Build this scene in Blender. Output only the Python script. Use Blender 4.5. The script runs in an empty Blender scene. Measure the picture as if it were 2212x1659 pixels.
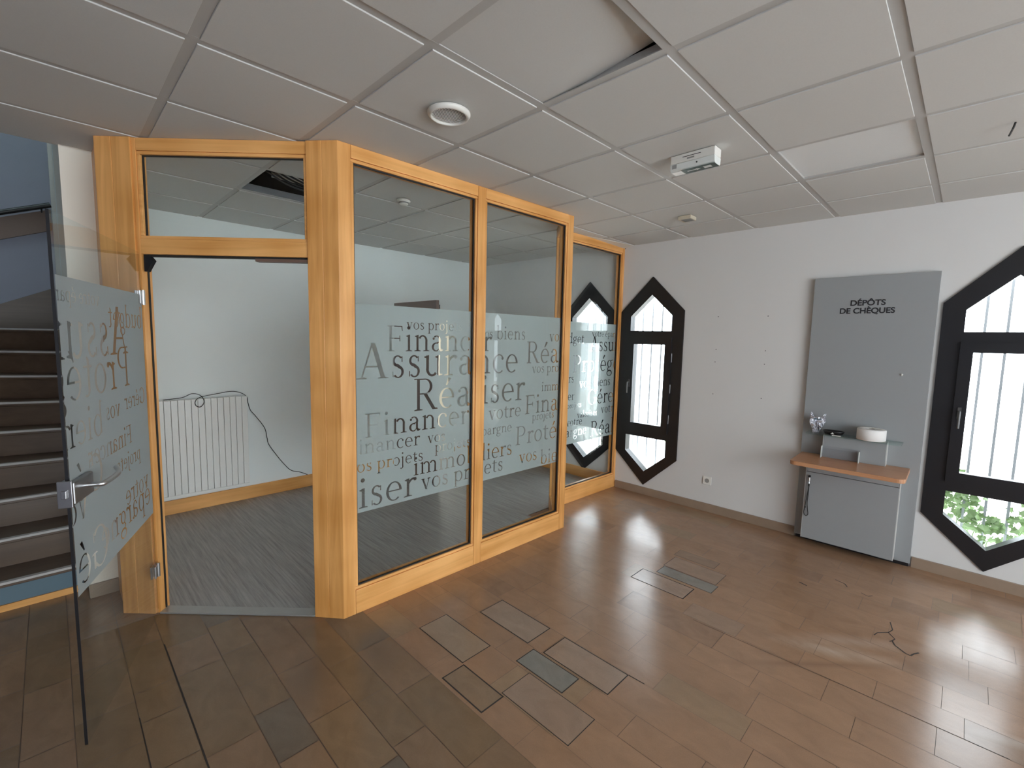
import bpy, math, random
from mathutils import Vector, Matrix
from mathutils.geometry import delaunay_2d_cdt
random.seed(7)
PI = math.pi
scn = bpy.context.scene
COL = scn.collection

# ------------------------------------------------------------------ camera
CAM_R = ((0.70605, -0.70782, 0.02165), (-0.05361, -0.08389, -0.99503), (0.70612, 0.70138, -0.09718))
cam_d = bpy.data.cameras.new('camera')
cam = bpy.data.objects.new('camera', cam_d)
COL.objects.link(cam)
cam_d.sensor_width = 36.0
cam_d.sensor_fit = 'HORIZONTAL'
cam_d.lens = 991.92 / 2212 * 36.0
cam_d.clip_start = 0.02
_r, _d, _f = (Vector(v).normalized() for v in CAM_R)
_r = _d.cross(_f).normalized(); _d = _f.cross(_r).normalized()
M = Matrix((( _r.x, -_d.x, -_f.x, 0.185), (_r.y, -_d.y, -_f.y, -2.0483), (_r.z, -_d.z, -_f.z, 1.6568), (0, 0, 0, 1)))
cam.matrix_world = M
scn.camera = cam

# ------------------------------------------------------------------ sky, exposure
SKY = 9.6
w = bpy.data.worlds.new('sky')
scn.world = w
w.use_nodes = True
bg = w.node_tree.nodes['Background']
bg.inputs[0].default_value = (0.86, 0.94, 1.0, 1)
bg.inputs[1].default_value = SKY
vs = scn.view_settings
vs.view_transform = 'Standard'
vs.look = 'None'
vs.gamma = 1.0
vs.use_curve_mapping = False
vs.exposure = -0.05
cy = scn.cycles
cy.use_denoising = True
cy.max_bounces = 14
cy.diffuse_bounces = 8
cy.glossy_bounces = 6
cy.transmission_bounces = 10
cy.transparent_max_bounces = 24
cy.sample_clamp_indirect = 8.0
cy.caustics_reflective = False
cy.caustics_refractive = False

sun_d = bpy.data.lights.new('sun', 'SUN')
sun_d.energy = 12.0
sun_d.angle = math.radians(2.0)
sun_d.color = (1.0, 0.97, 0.93)
sun = bpy.data.objects.new('sun', sun_d)
COL.objects.link(sun)
sun.rotation_euler = Vector((0.05, 0.45, -1.0)).to_track_quat('-Z', 'Y').to_euler()   # high sun from behind the building
H = 2.694          # ceiling height

# ------------------------------------------------------------------ helpers: objects
def link(o, parent=None):
    COL.objects.link(o)
    if parent is not None:
        o.parent = parent
    return o

def tag(o, label=None, cat=None, group=None, kind=None):
    if label: o['label'] = label
    if cat: o['category'] = cat
    if group: o['group'] = group
    if kind: o['kind'] = kind
    return o

def empty(name, loc=(0, 0, 0), rz=0.0):
    o = bpy.data.objects.new(name, None)
    o.empty_display_size = 0.1
    o.location = loc
    o.rotation_euler = (0, 0, rz)
    return link(o)

class MB:
    """collects shapes for one mesh"""
    def __init__(s):
        s.v = []; s.f = []; s.m = []; s.sm = []
    def add(s, vs_, fs_, mi=0, smooth=False):
        b = len(s.v)
        s.v += [tuple(p) for p in vs_]
        for f in fs_:
            s.f.append([i + b for i in f]); s.m.append(mi); s.sm.append(smooth)
        return s
    def box(s, x0, y0, z0, x1, y1, z1, mi=0):
        v = [(x0, y0, z0), (x1, y0, z0), (x1, y1, z0), (x0, y1, z0), (x0, y0, z1), (x1, y0, z1), (x1, y1, z1), (x0, y1, z1)]
        return s.add(v, [(0, 3, 2, 1), (4, 5, 6, 7), (0, 1, 5, 4), (1, 2, 6, 5), (2, 3, 7, 6), (3, 0, 4, 7)], mi)
    def prism(s, poly, z0, z1, mi=0):
        """poly: counter-clockwise (x,y) list, extruded in z"""
        n = len(poly)
        v = [(x, y, z0) for x, y in poly] + [(x, y, z1) for x, y in poly]
        f = [tuple(range(n))[::-1], tuple(range(n, 2 * n))] + [(i, (i + 1) % n, n + (i + 1) % n, n + i) for i in range(n)]
        return s.add(v, f, mi)
    def prism_xz(s, poly, y0, y1, mi=0):
        n = len(poly)
        v = [(x, y0, z) for x, z in poly] + [(x, y1, z) for x, z in poly]
        f = [tuple(range(n)), tuple(range(n, 2 * n))[::-1]] + [(i, n + i, n + (i + 1) % n, (i + 1) % n) for i in range(n)]
        return s.add(v, f, mi)
    def tube(s, pts, r, n=8, mi=0, closed=False):
        pts = [Vector(p) for p in pts]
        rings = []
        N = len(pts)
        up = None
        for i, p in enumerate(pts):
            if closed:
                t = (pts[(i + 1) % N] - pts[i - 1])
            else:
                t = pts[min(i + 1, N - 1)] - pts[max(i - 1, 0)]
            t.normalize()
            if up is None:
                up = Vector((0, 0, 1)) if abs(t.z) < 0.9 else Vector((1, 0, 0))
            a = t.cross(up)
            if a.length < 1e-5: a = t.orthogonal()
            a.normalize(); b = a.cross(t).normalized(); up = b
            rr = r[i] if isinstance(r, (list, tuple)) else r
            rings.append([p + a * math.cos(2 * PI * k / n) * rr + b * math.sin(2 * PI * k / n) * rr for k in range(n)])
        v = [q for rg in rings for q in rg]
        f = []
        for i in range(N if closed else N - 1):
            j = (i + 1) % N
            for k in range(n):
                f.append((i * n + k, i * n + (k + 1) % n, j * n + (k + 1) % n, j * n + k))
        s.add(v, f, mi, True)
        if not closed:
            s.add(rings[0], [tuple(range(n))[::-1]], mi); s.add(rings[-1], [tuple(range(n))], mi)
        return s
    def lathe(s, prof, cx=0, cy=0, n=40, mi=0, smooth=True, close=False):
        v = []; f = []
        for r, z in prof:
            for k in range(n):
                a = 2 * PI * k / n
                v.append((cx + r * math.cos(a), cy + r * math.sin(a), z))
        for i in range(len(prof) - 1 if not close else len(prof)):
            j = (i + 1) % len(prof)
            for k in range(n):
                f.append((i * n + k, i * n + (k + 1) % n, j * n + (k + 1) % n, j * n + k))
        return s.add(v, f, mi, smooth)
    def build(s, name, mats, parent=None, bevel=0.0, seg=2):
        me = bpy.data.meshes.new(name)
        me.from_pydata(s.v, [], s.f)
        if not isinstance(mats, (list, tuple)): mats = [mats]
        for m in mats: me.materials.append(m)
        me.polygons.foreach_set('material_index', s.m)
        me.polygons.foreach_set('use_smooth', s.sm)
        me.update()
        o = bpy.data.objects.new(name, me)
        link(o, parent)
        if bevel:
            b = o.modifiers.new('bevel', 'BEVEL'); b.width = bevel; b.segments = seg; b.limit_method = 'ANGLE'
            b.angle_limit = math.radians(40); b.harden_normals = False
        return o

def smooth_path(pts, n=8):
    """Catmull-Rom through pts"""
    P = [Vector(p) for p in pts]
    P = [P[0] * 2 - P[1]] + P + [P[-1] * 2 - P[-2]]
    out = []
    for i in range(1, len(P) - 2):
        for k in range(n):
            t = k / n
            a, b, c, d = P[i - 1], P[i], P[i + 1], P[i + 2]
            out.append(0.5 * ((2 * b) + (c - a) * t + (2 * a - 5 * b + 4 * c - d) * t * t + (3 * b - a - 3 * c + d) * t ** 3))
    out.append(P[-2])
    return out

def ccw(p):
    a = sum(p[i - 1][0] * p[i][1] - p[i][0] * p[i - 1][1] for i in range(len(p)))
    return list(p) if a > 0 else list(p)[::-1]

def holed(outer, holes, cut_polys=False):
    """triangulate OUTER minus HOLES (lists of (x,y)); returns verts, faces"""
    V = []; F = []
    for lp in [outer] + holes:
        lp = ccw(lp)
        b = len(V); V += [Vector(p) for p in lp]; F.append(list(range(b, b + len(lp))))
    r = delaunay_2d_cdt(V, [], F, 0, 1e-6, True)
    vv, ff, of = r[0], r[2], r[5]
    keep = [f for f, o in zip(ff, of) if 0 in o and all(k == 0 for k in o)]
    return [(p.x, p.y) for p in vv], keep

def holed_slab(mb, outer, holes, y0, y1, mi=0):
    """slab in the xz plane between y0 (front) and y1 with holes"""
    vv, ff = holed(outer, holes)
    mb.add([(x, y0, z) for x, z in vv], [f for f in ff], mi)
    mb.add([(x, y1, z) for x, z in vv], [f[::-1] for f in ff], mi)
    for lp in [outer] + holes:
        n = len(lp)
        v = [(x, y0, z) for x, z in lp] + [(x, y1, z) for x, z in lp]
        mb.add(v, [(i, (i + 1) % n, n + (i + 1) % n, n + i) for i in range(n)], mi)

# ------------------------------------------------------------------ materials
def lin(r, g, b):
    def c(x):
        x /= 255.0
        return x / 12.92 if x <= 0.04045 else ((x + 0.055) / 1.055) ** 2.4
    return (c(r), c(g), c(b), 1.0)

def new_mat(name):
    m = bpy.data.materials.new(name)
    m.use_nodes = True
    nt = m.node_tree
    return m, nt, nt.nodes['Principled BSDF']

def N(nt, t, **kw):
    n = nt.nodes.new(t)
    for k, v in kw.items(): setattr(n, k, v)
    return n

def plain(name, col, rough=0.5, metal=0.0, noise=0.04, scale=30.0, bump=0.0, bscale=200.0, spec=0.5):
    m, nt, b = new_mat(name)
    tc = N(nt, 'ShaderNodeTexCoord')
    nz = N(nt, 'ShaderNodeTexNoise'); nz.inputs['Scale'].default_value = scale; nz.inputs['Detail'].default_value = 4
    nt.links.new(tc.outputs['Object'], nz.inputs['Vector'])
    mx = N(nt, 'ShaderNodeMix', data_type='RGBA')
    mx.inputs[6].default_value = tuple(max(0, c * (1 - noise)) for c in col[:3]) + (1,)
    mx.inputs[7].default_value = tuple(min(1, c * (1 + noise)) for c in col[:3]) + (1,)
    nt.links.new(nz.outputs['Fac'], mx.inputs[0])
    nt.links.new(mx.outputs[2], b.inputs['Base Color'])
    b.inputs['Roughness'].default_value = rough
    b.inputs['Metallic'].default_value = metal
    b.inputs['Specular IOR Level'].default_value = spec
    if bump:
        nb = N(nt, 'ShaderNodeTexNoise'); nb.inputs['Scale'].default_value = bscale; nb.inputs['Detail'].default_value = 3
        nt.links.new(tc.outputs['Object'], nb.inputs['Vector'])
        bp = N(nt, 'ShaderNodeBump'); bp.inputs['Strength'].default_value = bump; bp.inputs['Distance'].default_value = 0.004
        nt.links.new(nb.outputs['Fac'], bp.inputs['Height'])
        nt.links.new(bp.outputs['Normal'], b.inputs['Normal'])
    return m

def wood(name, c1, c2, axis, rough=0.35, fine=1.0):
    m, nt, b = new_mat(name)
    tc = N(nt, 'ShaderNodeTexCoord')
    mp = N(nt, 'ShaderNodeMapping')
    sc = [22.0, 22.0, 22.0]; sc[axis] = 1.3
    mp.inputs['Scale'].default_value = [s * fine for s in sc]
    nt.links.new(tc.outputs['Object'], mp.inputs['Vector'])
    n1 = N(nt, 'ShaderNodeTexNoise'); n1.inputs['Scale'].default_value = 1.0; n1.inputs['Detail'].default_value = 6; n1.inputs['Distortion'].default_value = 0.6
    nt.links.new(mp.outputs['Vector'], n1.inputs['Vector'])
    n2 = N(nt, 'ShaderNodeTexNoise'); n2.inputs['Scale'].default_value = 2.2; n2.inputs['Detail'].default_value = 2
    nt.links.new(tc.outputs['Object'], n2.inputs['Vector'])
    ad = N(nt, 'ShaderNodeMath', operation='MULTIPLY_ADD'); ad.inputs[1].default_value = 0.5; 
    nt.links.new(n2.outputs['Fac'], ad.inputs[0]); 
    ml = N(nt, 'ShaderNodeMath', operation='MULTIPLY'); ml.inputs[1].default_value = 0.5
    nt.links.new(n1.outputs['Fac'], ml.inputs[0]); nt.links.new(ml.outputs[0], ad.inputs[2])
    rp = N(nt, 'ShaderNodeValToRGB')
    rp.color_ramp.elements[0].position = 0.35; rp.color_ramp.elements[0].color = c1
    rp.color_ramp.elements[1].position = 0.65; rp.color_ramp.elements[1].color = c2
    nt.links.new(ad.outputs[0], rp.inputs[0])
    nt.links.new(rp.outputs[0], b.inputs['Base Color'])
    b.inputs['Roughness'].default_value = rough
    return m

def glass_mat(name, tint, rough=0.0, refl=1.0):
    m, nt, b = new_mat(name)
    nt.nodes.remove(b)
    out = nt.nodes['Material Output']
    tr = N(nt, 'ShaderNodeBsdfTransparent'); tr.inputs[0].default_value = tint
    gl = N(nt, 'ShaderNodeBsdfGlossy'); gl.inputs['Roughness'].default_value = rough
    fr = N(nt, 'ShaderNodeFresnel'); fr.inputs['IOR'].default_value = 1.45
    mu = N(nt, 'ShaderNodeMath', operation='MULTIPLY'); mu.inputs[1].default_value = refl
    geo = N(nt, 'ShaderNodeNewGeometry')
    nb = N(nt, 'ShaderNodeMath', operation='SUBTRACT'); nb.inputs[0].default_value = 1.0
    nt.links.new(geo.outputs['Backfacing'], nb.inputs[1])
    m0 = N(nt, 'ShaderNodeMath', operation='MULTIPLY')
    nt.links.new(fr.outputs[0], m0.inputs[0]); nt.links.new(nb.outputs[0], m0.inputs[1])
    nt.links.new(m0.outputs[0], mu.inputs[0])
    mx = N(nt, 'ShaderNodeMixShader')
    nt.links.new(mu.outputs[0], mx.inputs[0]); nt.links.new(tr.outputs[0], mx.inputs[1]); nt.links.new(gl.outputs[0], mx.inputs[2])
    nt.links.new(mx.outputs[0], out.inputs['Surface'])
    return m

def film_mat(name):
    m, nt, b = new_mat(name)
    nt.nodes.remove(b)
    out = nt.nodes['Material Output']
    tc = N(nt, 'ShaderNodeTexCoord')
    nz = N(nt, 'ShaderNodeTexNoise'); nz.inputs['Scale'].default_value = 350.0
    nt.links.new(tc.outputs['Object'], nz.inputs['Vector'])
    mxc = N(nt, 'ShaderNodeMix', data_type='RGBA')
    mxc.inputs[6].default_value = (0.62, 0.69, 0.69, 1); mxc.inputs[7].default_value = (0.67, 0.74, 0.74, 1)
    nt.links.new(nz.outputs['Fac'], mxc.inputs[0])
    tl = N(nt, 'ShaderNodeBsdfTranslucent'); nt.links.new(mxc.outputs[2], tl.inputs[0])
    df = N(nt, 'ShaderNodeBsdfDiffuse'); nt.links.new(mxc.outputs[2], df.inputs[0])
    m1 = N(nt, 'ShaderNodeMixShader'); m1.inputs[0].default_value = 0.45
    nt.links.new(tl.outputs[0], m1.inputs[1]); nt.links.new(df.outputs[0], m1.inputs[2])
    tr = N(nt, 'ShaderNodeBsdfTransparent'); tr.inputs[0].default_value = (0.9, 0.96, 0.96, 1)
    m2 = N(nt, 'ShaderNodeMixShader'); m2.inputs[0].default_value = 0.945
    nt.links.new(tr.outputs[0], m2.inputs[1]); nt.links.new(m1.outputs[0], m2.inputs[2])
    nt.links.new(m2.outputs[0], out.inputs['Surface'])
    return m

MT = {}
MT['wall'] = plain('painted_wall', (0.67, 0.668, 0.655, 1), 0.75, noise=0.03, scale=2.5, bump=0.05, bscale=150)
MT['wall_office'] = plain('cool_white_wall', (0.86, 0.90, 0.89, 1), 0.75, noise=0.03, scale=2.5)
MT['wall_cream'] = plain('cream_wall', (0.82, 0.76, 0.66, 1), 0.75, noise=0.03, scale=2.5)
MT['wall_blue'] = plain('blue_grey_wall', (0.33, 0.345, 0.42, 1), 0.8, noise=0.05, scale=3)
MT['tile'] = plain('mineral_tile', (0.62, 0.622, 0.605, 1), 0.85, noise=0.035, scale=160, bump=0.08, bscale=400)
MT['grid'] = plain('white_steel_grid', (0.49, 0.485, 0.47, 1), 0.45, noise=0.02)
MT['dark'] = plain('dark_void', (0.02, 0.02, 0.022, 1), 0.9)
MT['wood_v'] = wood('maple_upright', (0.57, 0.245, 0.055, 1), (0.90, 0.475, 0.165, 1), 2)
MT['wood_h'] = wood('maple_rail_lit', (0.66, 0.30, 0.075, 1), (0.95, 0.52, 0.19, 1), 0)  # same maple as the uprights, lightened for floor light caught by the rails
MT['wood_dark'] = wood('stair_wood', (0.075, 0.045, 0.027, 1), (0.12, 0.075, 0.046, 1), 0, 0.4)
MT['beech'] = wood('beech_desk', (0.46, 0.22, 0.11, 1), (0.56, 0.29, 0.15, 1), 0, 0.32, 2.0)
MT['grey_lam'] = plain('grey_laminate', (0.30, 0.315, 0.32, 1), 0.38, noise=0.015)
MT['pale_edge'] = plain('pale_edge', (0.58, 0.59, 0.57, 1), 0.4, noise=0.01)
MT['glass'] = glass_mat('clear_glass', (0.965, 0.982, 0.98, 1))
MT['glass_win'] = glass_mat('window_glass', (0.97, 0.98, 0.98, 1))
MT['glass_green'] = glass_mat('shelf_glass', (0.90, 0.965, 0.95, 1))
MT['acrylic'] = glass_mat('clear_acrylic', (0.97, 0.97, 0.975, 1), 0.05, 0.7)
MT['film'] = film_mat('frosted_film')
MT['black'] = plain('black_frame', (0.012, 0.012, 0.014, 1), 0.35)
MT['black_rubber'] = plain('black_rubber', (0.012, 0.012, 0.012, 1), 0.6)
MT['cable_dark'] = plain('dark_cable', (0.03, 0.03, 0.032, 1), 0.3)
MT['black_print'] = plain('black_print', (0.02, 0.02, 0.024, 1), 0.5)
MT['alu'] = plain('brushed_aluminium', (0.62, 0.62, 0.62, 1), 0.28, 1.0, 0.05, 60)
MT['dark_handle'] = plain('dark_handle', (0.10, 0.10, 0.10, 1), 0.35, 0.3)
MT['steel'] = plain('satin_steel', (0.36, 0.36, 0.37, 1), 0.3, 1.0, 0.05, 60)
MT['strip'] = plain('aluminium_strip', (0.45, 0.45, 0.43, 1), 0.4, 0.6)
MT['white_enamel'] = plain('white_enamel', (0.86, 0.86, 0.83, 1), 0.3, noise=0.01)
MT['white_plastic'] = plain('white_plastic', (0.78, 0.77, 0.72, 1), 0.35, noise=0.01)
MT['beige_plastic'] = plain('beige_plastic', (0.62, 0.56, 0.43, 1), 0.45, noise=0.02)
MT['paper'] = plain('white_paper', (0.82, 0.81, 0.79, 1), 0.9, noise=0.03, scale=80, bump=0.1, bscale=120)
MT['foil'] = plain('crinkled_foil', (0.72, 0.74, 0.80, 1), 0.25, 0.5, 0.15, 60)
MT['sign_green'] = plain('dark_green_sign', (0.012, 0.045, 0.03, 1), 0.3)
MT['sign_white'] = plain('white_pictogram', (0.75, 0.78, 0.75, 1), 0.35)
MT['skirt'] = plain('stone_skirting', (0.30, 0.22, 0.16, 1), 0.35, noise=0.15, scale=9)
MT['blue_riser'] = plain('blue_riser', (0.11, 0.17, 0.21, 1), 0.6)
MT['nosing'] = plain('pale_nosing', (0.50, 0.48, 0.46, 1), 0.5, noise=0.1, scale=20)
MT['ivy'] = plain('ivy_leaf', (0.20, 0.30, 0.13, 1), 0.45, noise=0.5, scale=9)
MT['concrete'] = plain('pale_concrete', (0.55, 0.54, 0.51, 1), 0.9, noise=0.06, scale=4)
MT['bar'] = plain('grey_painted_bar', (0.34, 0.36, 0.39, 1), 0.5)
MT['brown'] = plain('brown_laminate', (0.16, 0.10, 0.075, 1), 0.4)
MT['sheet'] = plain('galvanised_sheet', (0.30, 0.31, 0.32, 1), 0.4, 0.7)
MT['stripe'] = plain('stripe_plastic', (0.30, 0.30, 0.29, 1), 0.5)

def diffuser_mat():
    m, nt, b = new_mat('light_diffuser')
    b.inputs['Base Color'].default_value = (0.80, 0.82, 0.82, 1)
    b.inputs['Roughness'].default_value = 0.22
    tc = N(nt, 'ShaderNodeTexCoord'); v = N(nt, 'ShaderNodeTexVoronoi'); v.inputs['Scale'].default_value = 260
    nt.links.new(tc.outputs['Object'], v.inputs['Vector'])
    bp = N(nt, 'ShaderNodeBump'); bp.inputs['Strength'].default_value = 0.25; bp.inputs['Distance'].default_value = 0.002
    nt.links.new(v.outputs['Distance'], bp.inputs['Height']); nt.links.new(bp.outputs['Normal'], b.inputs['Normal'])
    return m
MT['diffuser'] = diffuser_mat()

def stone_mat():
    m, nt, b = new_mat('polished_stone')
    at = N(nt, 'ShaderNodeAttribute', attribute_name='tone')
    tc = N(nt, 'ShaderNodeTexCoord')
    n1 = N(nt, 'ShaderNodeTexNoise'); n1.inputs['Scale'].default_value = 7.0; n1.inputs['Detail'].default_value = 7; n1.inputs['Roughness'].default_value = 0.62; n1.inputs['Distortion'].default_value = 0.9
    mp = N(nt, 'ShaderNodeMapping'); mp.inputs['Scale'].default_value = (1.4, 0.8, 1)
    nt.links.new(tc.outputs['Object'], mp.inputs['Vector']); nt.links.new(mp.outputs['Vector'], n1.inputs['Vector'])
    r1 = N(nt, 'ShaderNodeMapRange'); r1.inputs[1].default_value = 0.25; r1.inputs[2].default_value = 0.8; r1.inputs[3].default_value = 0.86; r1.inputs[4].default_value = 1.12
    nt.links.new(n1.outputs['Fac'], r1.inputs[0])
    n3 = N(nt, 'ShaderNodeTexNoise'); n3.inputs['Scale'].default_value = 220; n3.inputs['Detail'].default_value = 2
    nt.links.new(tc.outputs['Object'], n3.inputs['Vector'])
    r3 = N(nt, 'ShaderNodeMapRange'); r3.inputs[3].default_value = 0.9; r3.inputs[4].default_value = 1.1
    nt.links.new(n3.outputs['Fac'], r3.inputs[0])
    mu = N(nt, 'ShaderNodeMath', operation='MULTIPLY'); nt.links.new(r1.outputs[0], mu.inputs[0]); nt.links.new(r3.outputs[0], mu.inputs[1])
    vm = N(nt, 'ShaderNodeVectorMath', operation='SCALE')
    nt.links.new(at.outputs['Color'], vm.inputs[0]); nt.links.new(mu.outputs[0], vm.inputs['Scale'])
    last = vm.outputs[0]
    # traffic scuffs and old tape marks worn into the polish
    for (x, y, rz, sx, sy, fac, col) in ((3.12, -1.66, -1.15, .36, .09, .55, (.52, .42, .34, 1)), (3.30, -1.72, -.95, .40, .07, .35, (.50, .40, .33, 1)), (2.93, -1.62, -.80, .62, .035, .45, (.20, .12, .08, 1)),
                                          (1.02, .12, .9, .30, .16, .45, (.12, .085, .06, 1)), (1.32, .06, 1.4, .34, .14, .40, (.13, .09, .06, 1)), (3.0, -2.35, -1.2, .20, .05, .4, (.52, .44, .37, 1))):
        m_ = N(nt, 'ShaderNodeMapping', vector_type='TEXTURE')
        m_.inputs['Location'].default_value = (x, y, 0); m_.inputs['Rotation'].default_value = (0, 0, rz); m_.inputs['Scale'].default_value = (sx, sy, 1)
        nt.links.new(tc.outputs['Object'], m_.inputs['Vector'])
        g_ = N(nt, 'ShaderNodeTexGradient', gradient_type='SPHERICAL'); nt.links.new(m_.outputs['Vector'], g_.inputs['Vector'])
        k_ = N(nt, 'ShaderNodeMath', operation='MULTIPLY'); nt.links.new(g_.outputs['Fac'], k_.inputs[0]); nt.links.new(n1.outputs['Fac'], k_.inputs[1])
        k2 = N(nt, 'ShaderNodeMath', operation='MULTIPLY', use_clamp=True); k2.inputs[1].default_value = fac * 2.2; nt.links.new(k_.outputs[0], k2.inputs[0])
        x_ = N(nt, 'ShaderNodeMix', data_type='RGBA'); x_.inputs[7].default_value = col
        nt.links.new(k2.outputs[0], x_.inputs[0]); nt.links.new(last, x_.inputs[6]); last = x_.outputs[2]
    nt.links.new(last, b.inputs['Base Color'])
    n2 = N(nt, 'ShaderNodeTexNoise'); n2.inputs['Scale'].default_value = 2.6; n2.inputs['Detail'].default_value = 5
    nt.links.new(tc.outputs['Object'], n2.inputs['Vector'])
    r2 = N(nt, 'ShaderNodeMapRange'); r2.inputs[1].default_value = 0.3; r2.inputs[2].default_value = 0.7; r2.inputs[3].default_value = 0.19; r2.inputs[4].default_value = 0.262
    nt.links.new(n2.outputs['Fac'], r2.inputs[0]); nt.links.new(r2.outputs[0], b.inputs['Roughness'])
    return m
MT['stone'] = stone_mat()
MT['joint'] = plain('filled_joint', (0.13, 0.085, 0.058, 1), 0.7)
MT['grout'] = plain('dark_grout', (0.035, 0.026, 0.02, 1), 0.8)

def vinyl_mat():
    m, nt, b = new_mat('grey_streaked_vinyl')
    tc = N(nt, 'ShaderNodeTexCoord')
    mp = N(nt, 'ShaderNodeMapping'); mp.inputs['Scale'].default_value = (60, 2.2, 1)
    nt.links.new(tc.outputs['Object'], mp.inputs['Vector'])
    n1 = N(nt, 'ShaderNodeTexNoise'); n1.inputs['Scale'].default_value = 1.0; n1.inputs['Detail'].default_value = 6; n1.inputs['Roughness'].default_value = 0.7
    nt.links.new(mp.outputs['Vector'], n1.inputs['Vector'])
    rp = N(nt, 'ShaderNodeValToRGB')
    rp.color_ramp.elements[0].position = 0.33; rp.color_ramp.elements[0].color = (0.24, 0.23, 0.218, 1)
    rp.color_ramp.elements[1].position = 0.68; rp.color_ramp.elements[1].color = (0.46, 0.445, 0.425, 1)
    nt.links.new(n1.outputs['Fac'], rp.inputs[0]); nt.links.new(rp.outputs[0], b.inputs['Base Color'])
    b.inputs['Roughness'].default_value = 0.5
    return m
MT['vinyl'] = vinyl_mat()

# ------------------------------------------------------------------ serif lettering (own outlines)
XH, CAP, ASC, DSC, ST, TH = 0.43, 0.66, 0.71, -0.235, 0.066, 0.024

def _rect(x0, y0, x1, y1): return [(x0, y0), (x1, y0), (x1, y1), (x0, y1)]
def _arc(cx, cy_, rx, ry, a0, a1, tx=ST, ty=TH, n=14):
    o = []; i = []
    for k in range(n + 1):
        a = math.radians(a0 + (a1 - a0) * k / n)
        o.append((cx + rx * math.cos(a), cy_ + ry * math.sin(a)))
        i.append((cx + (rx - tx) * math.cos(a), cy_ + (ry - ty) * math.sin(a)))
    return o + i[::-1]
def _dot(cx, cy_, r, n=10): return [(cx + r * math.cos(2 * PI * k / n), cy_ + r * math.sin(2 * PI * k / n)) for k in range(n)]
def _line(x0, y0, x1, y1, w): return [(x0 - w / 2, y0), (x0 + w / 2, y0), (x1 + w / 2, y1), (x1 - w / 2, y1)]
def _foot(xc, y=0.0, w=0.2): return [(xc - w / 2, y), (xc + w / 2, y), (xc + w / 2, y + 0.014), (xc + 0.05, y + 0.03), (xc - 0.05, y + 0.03), (xc - w / 2, y + 0.014)]
def _flag(xs, top): return [(xs + ST / 2 + 0.002, top), (xs + ST / 2 + 0.002, top - 0.1), (xs - 0.05, top - 0.06), (xs - 0.085, top - 0.05), (xs - 0.085, top - 0.035)]
def _stem(xc, y0, y1): return _rect(xc - ST / 2, y0, xc + ST / 2, y1)

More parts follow.
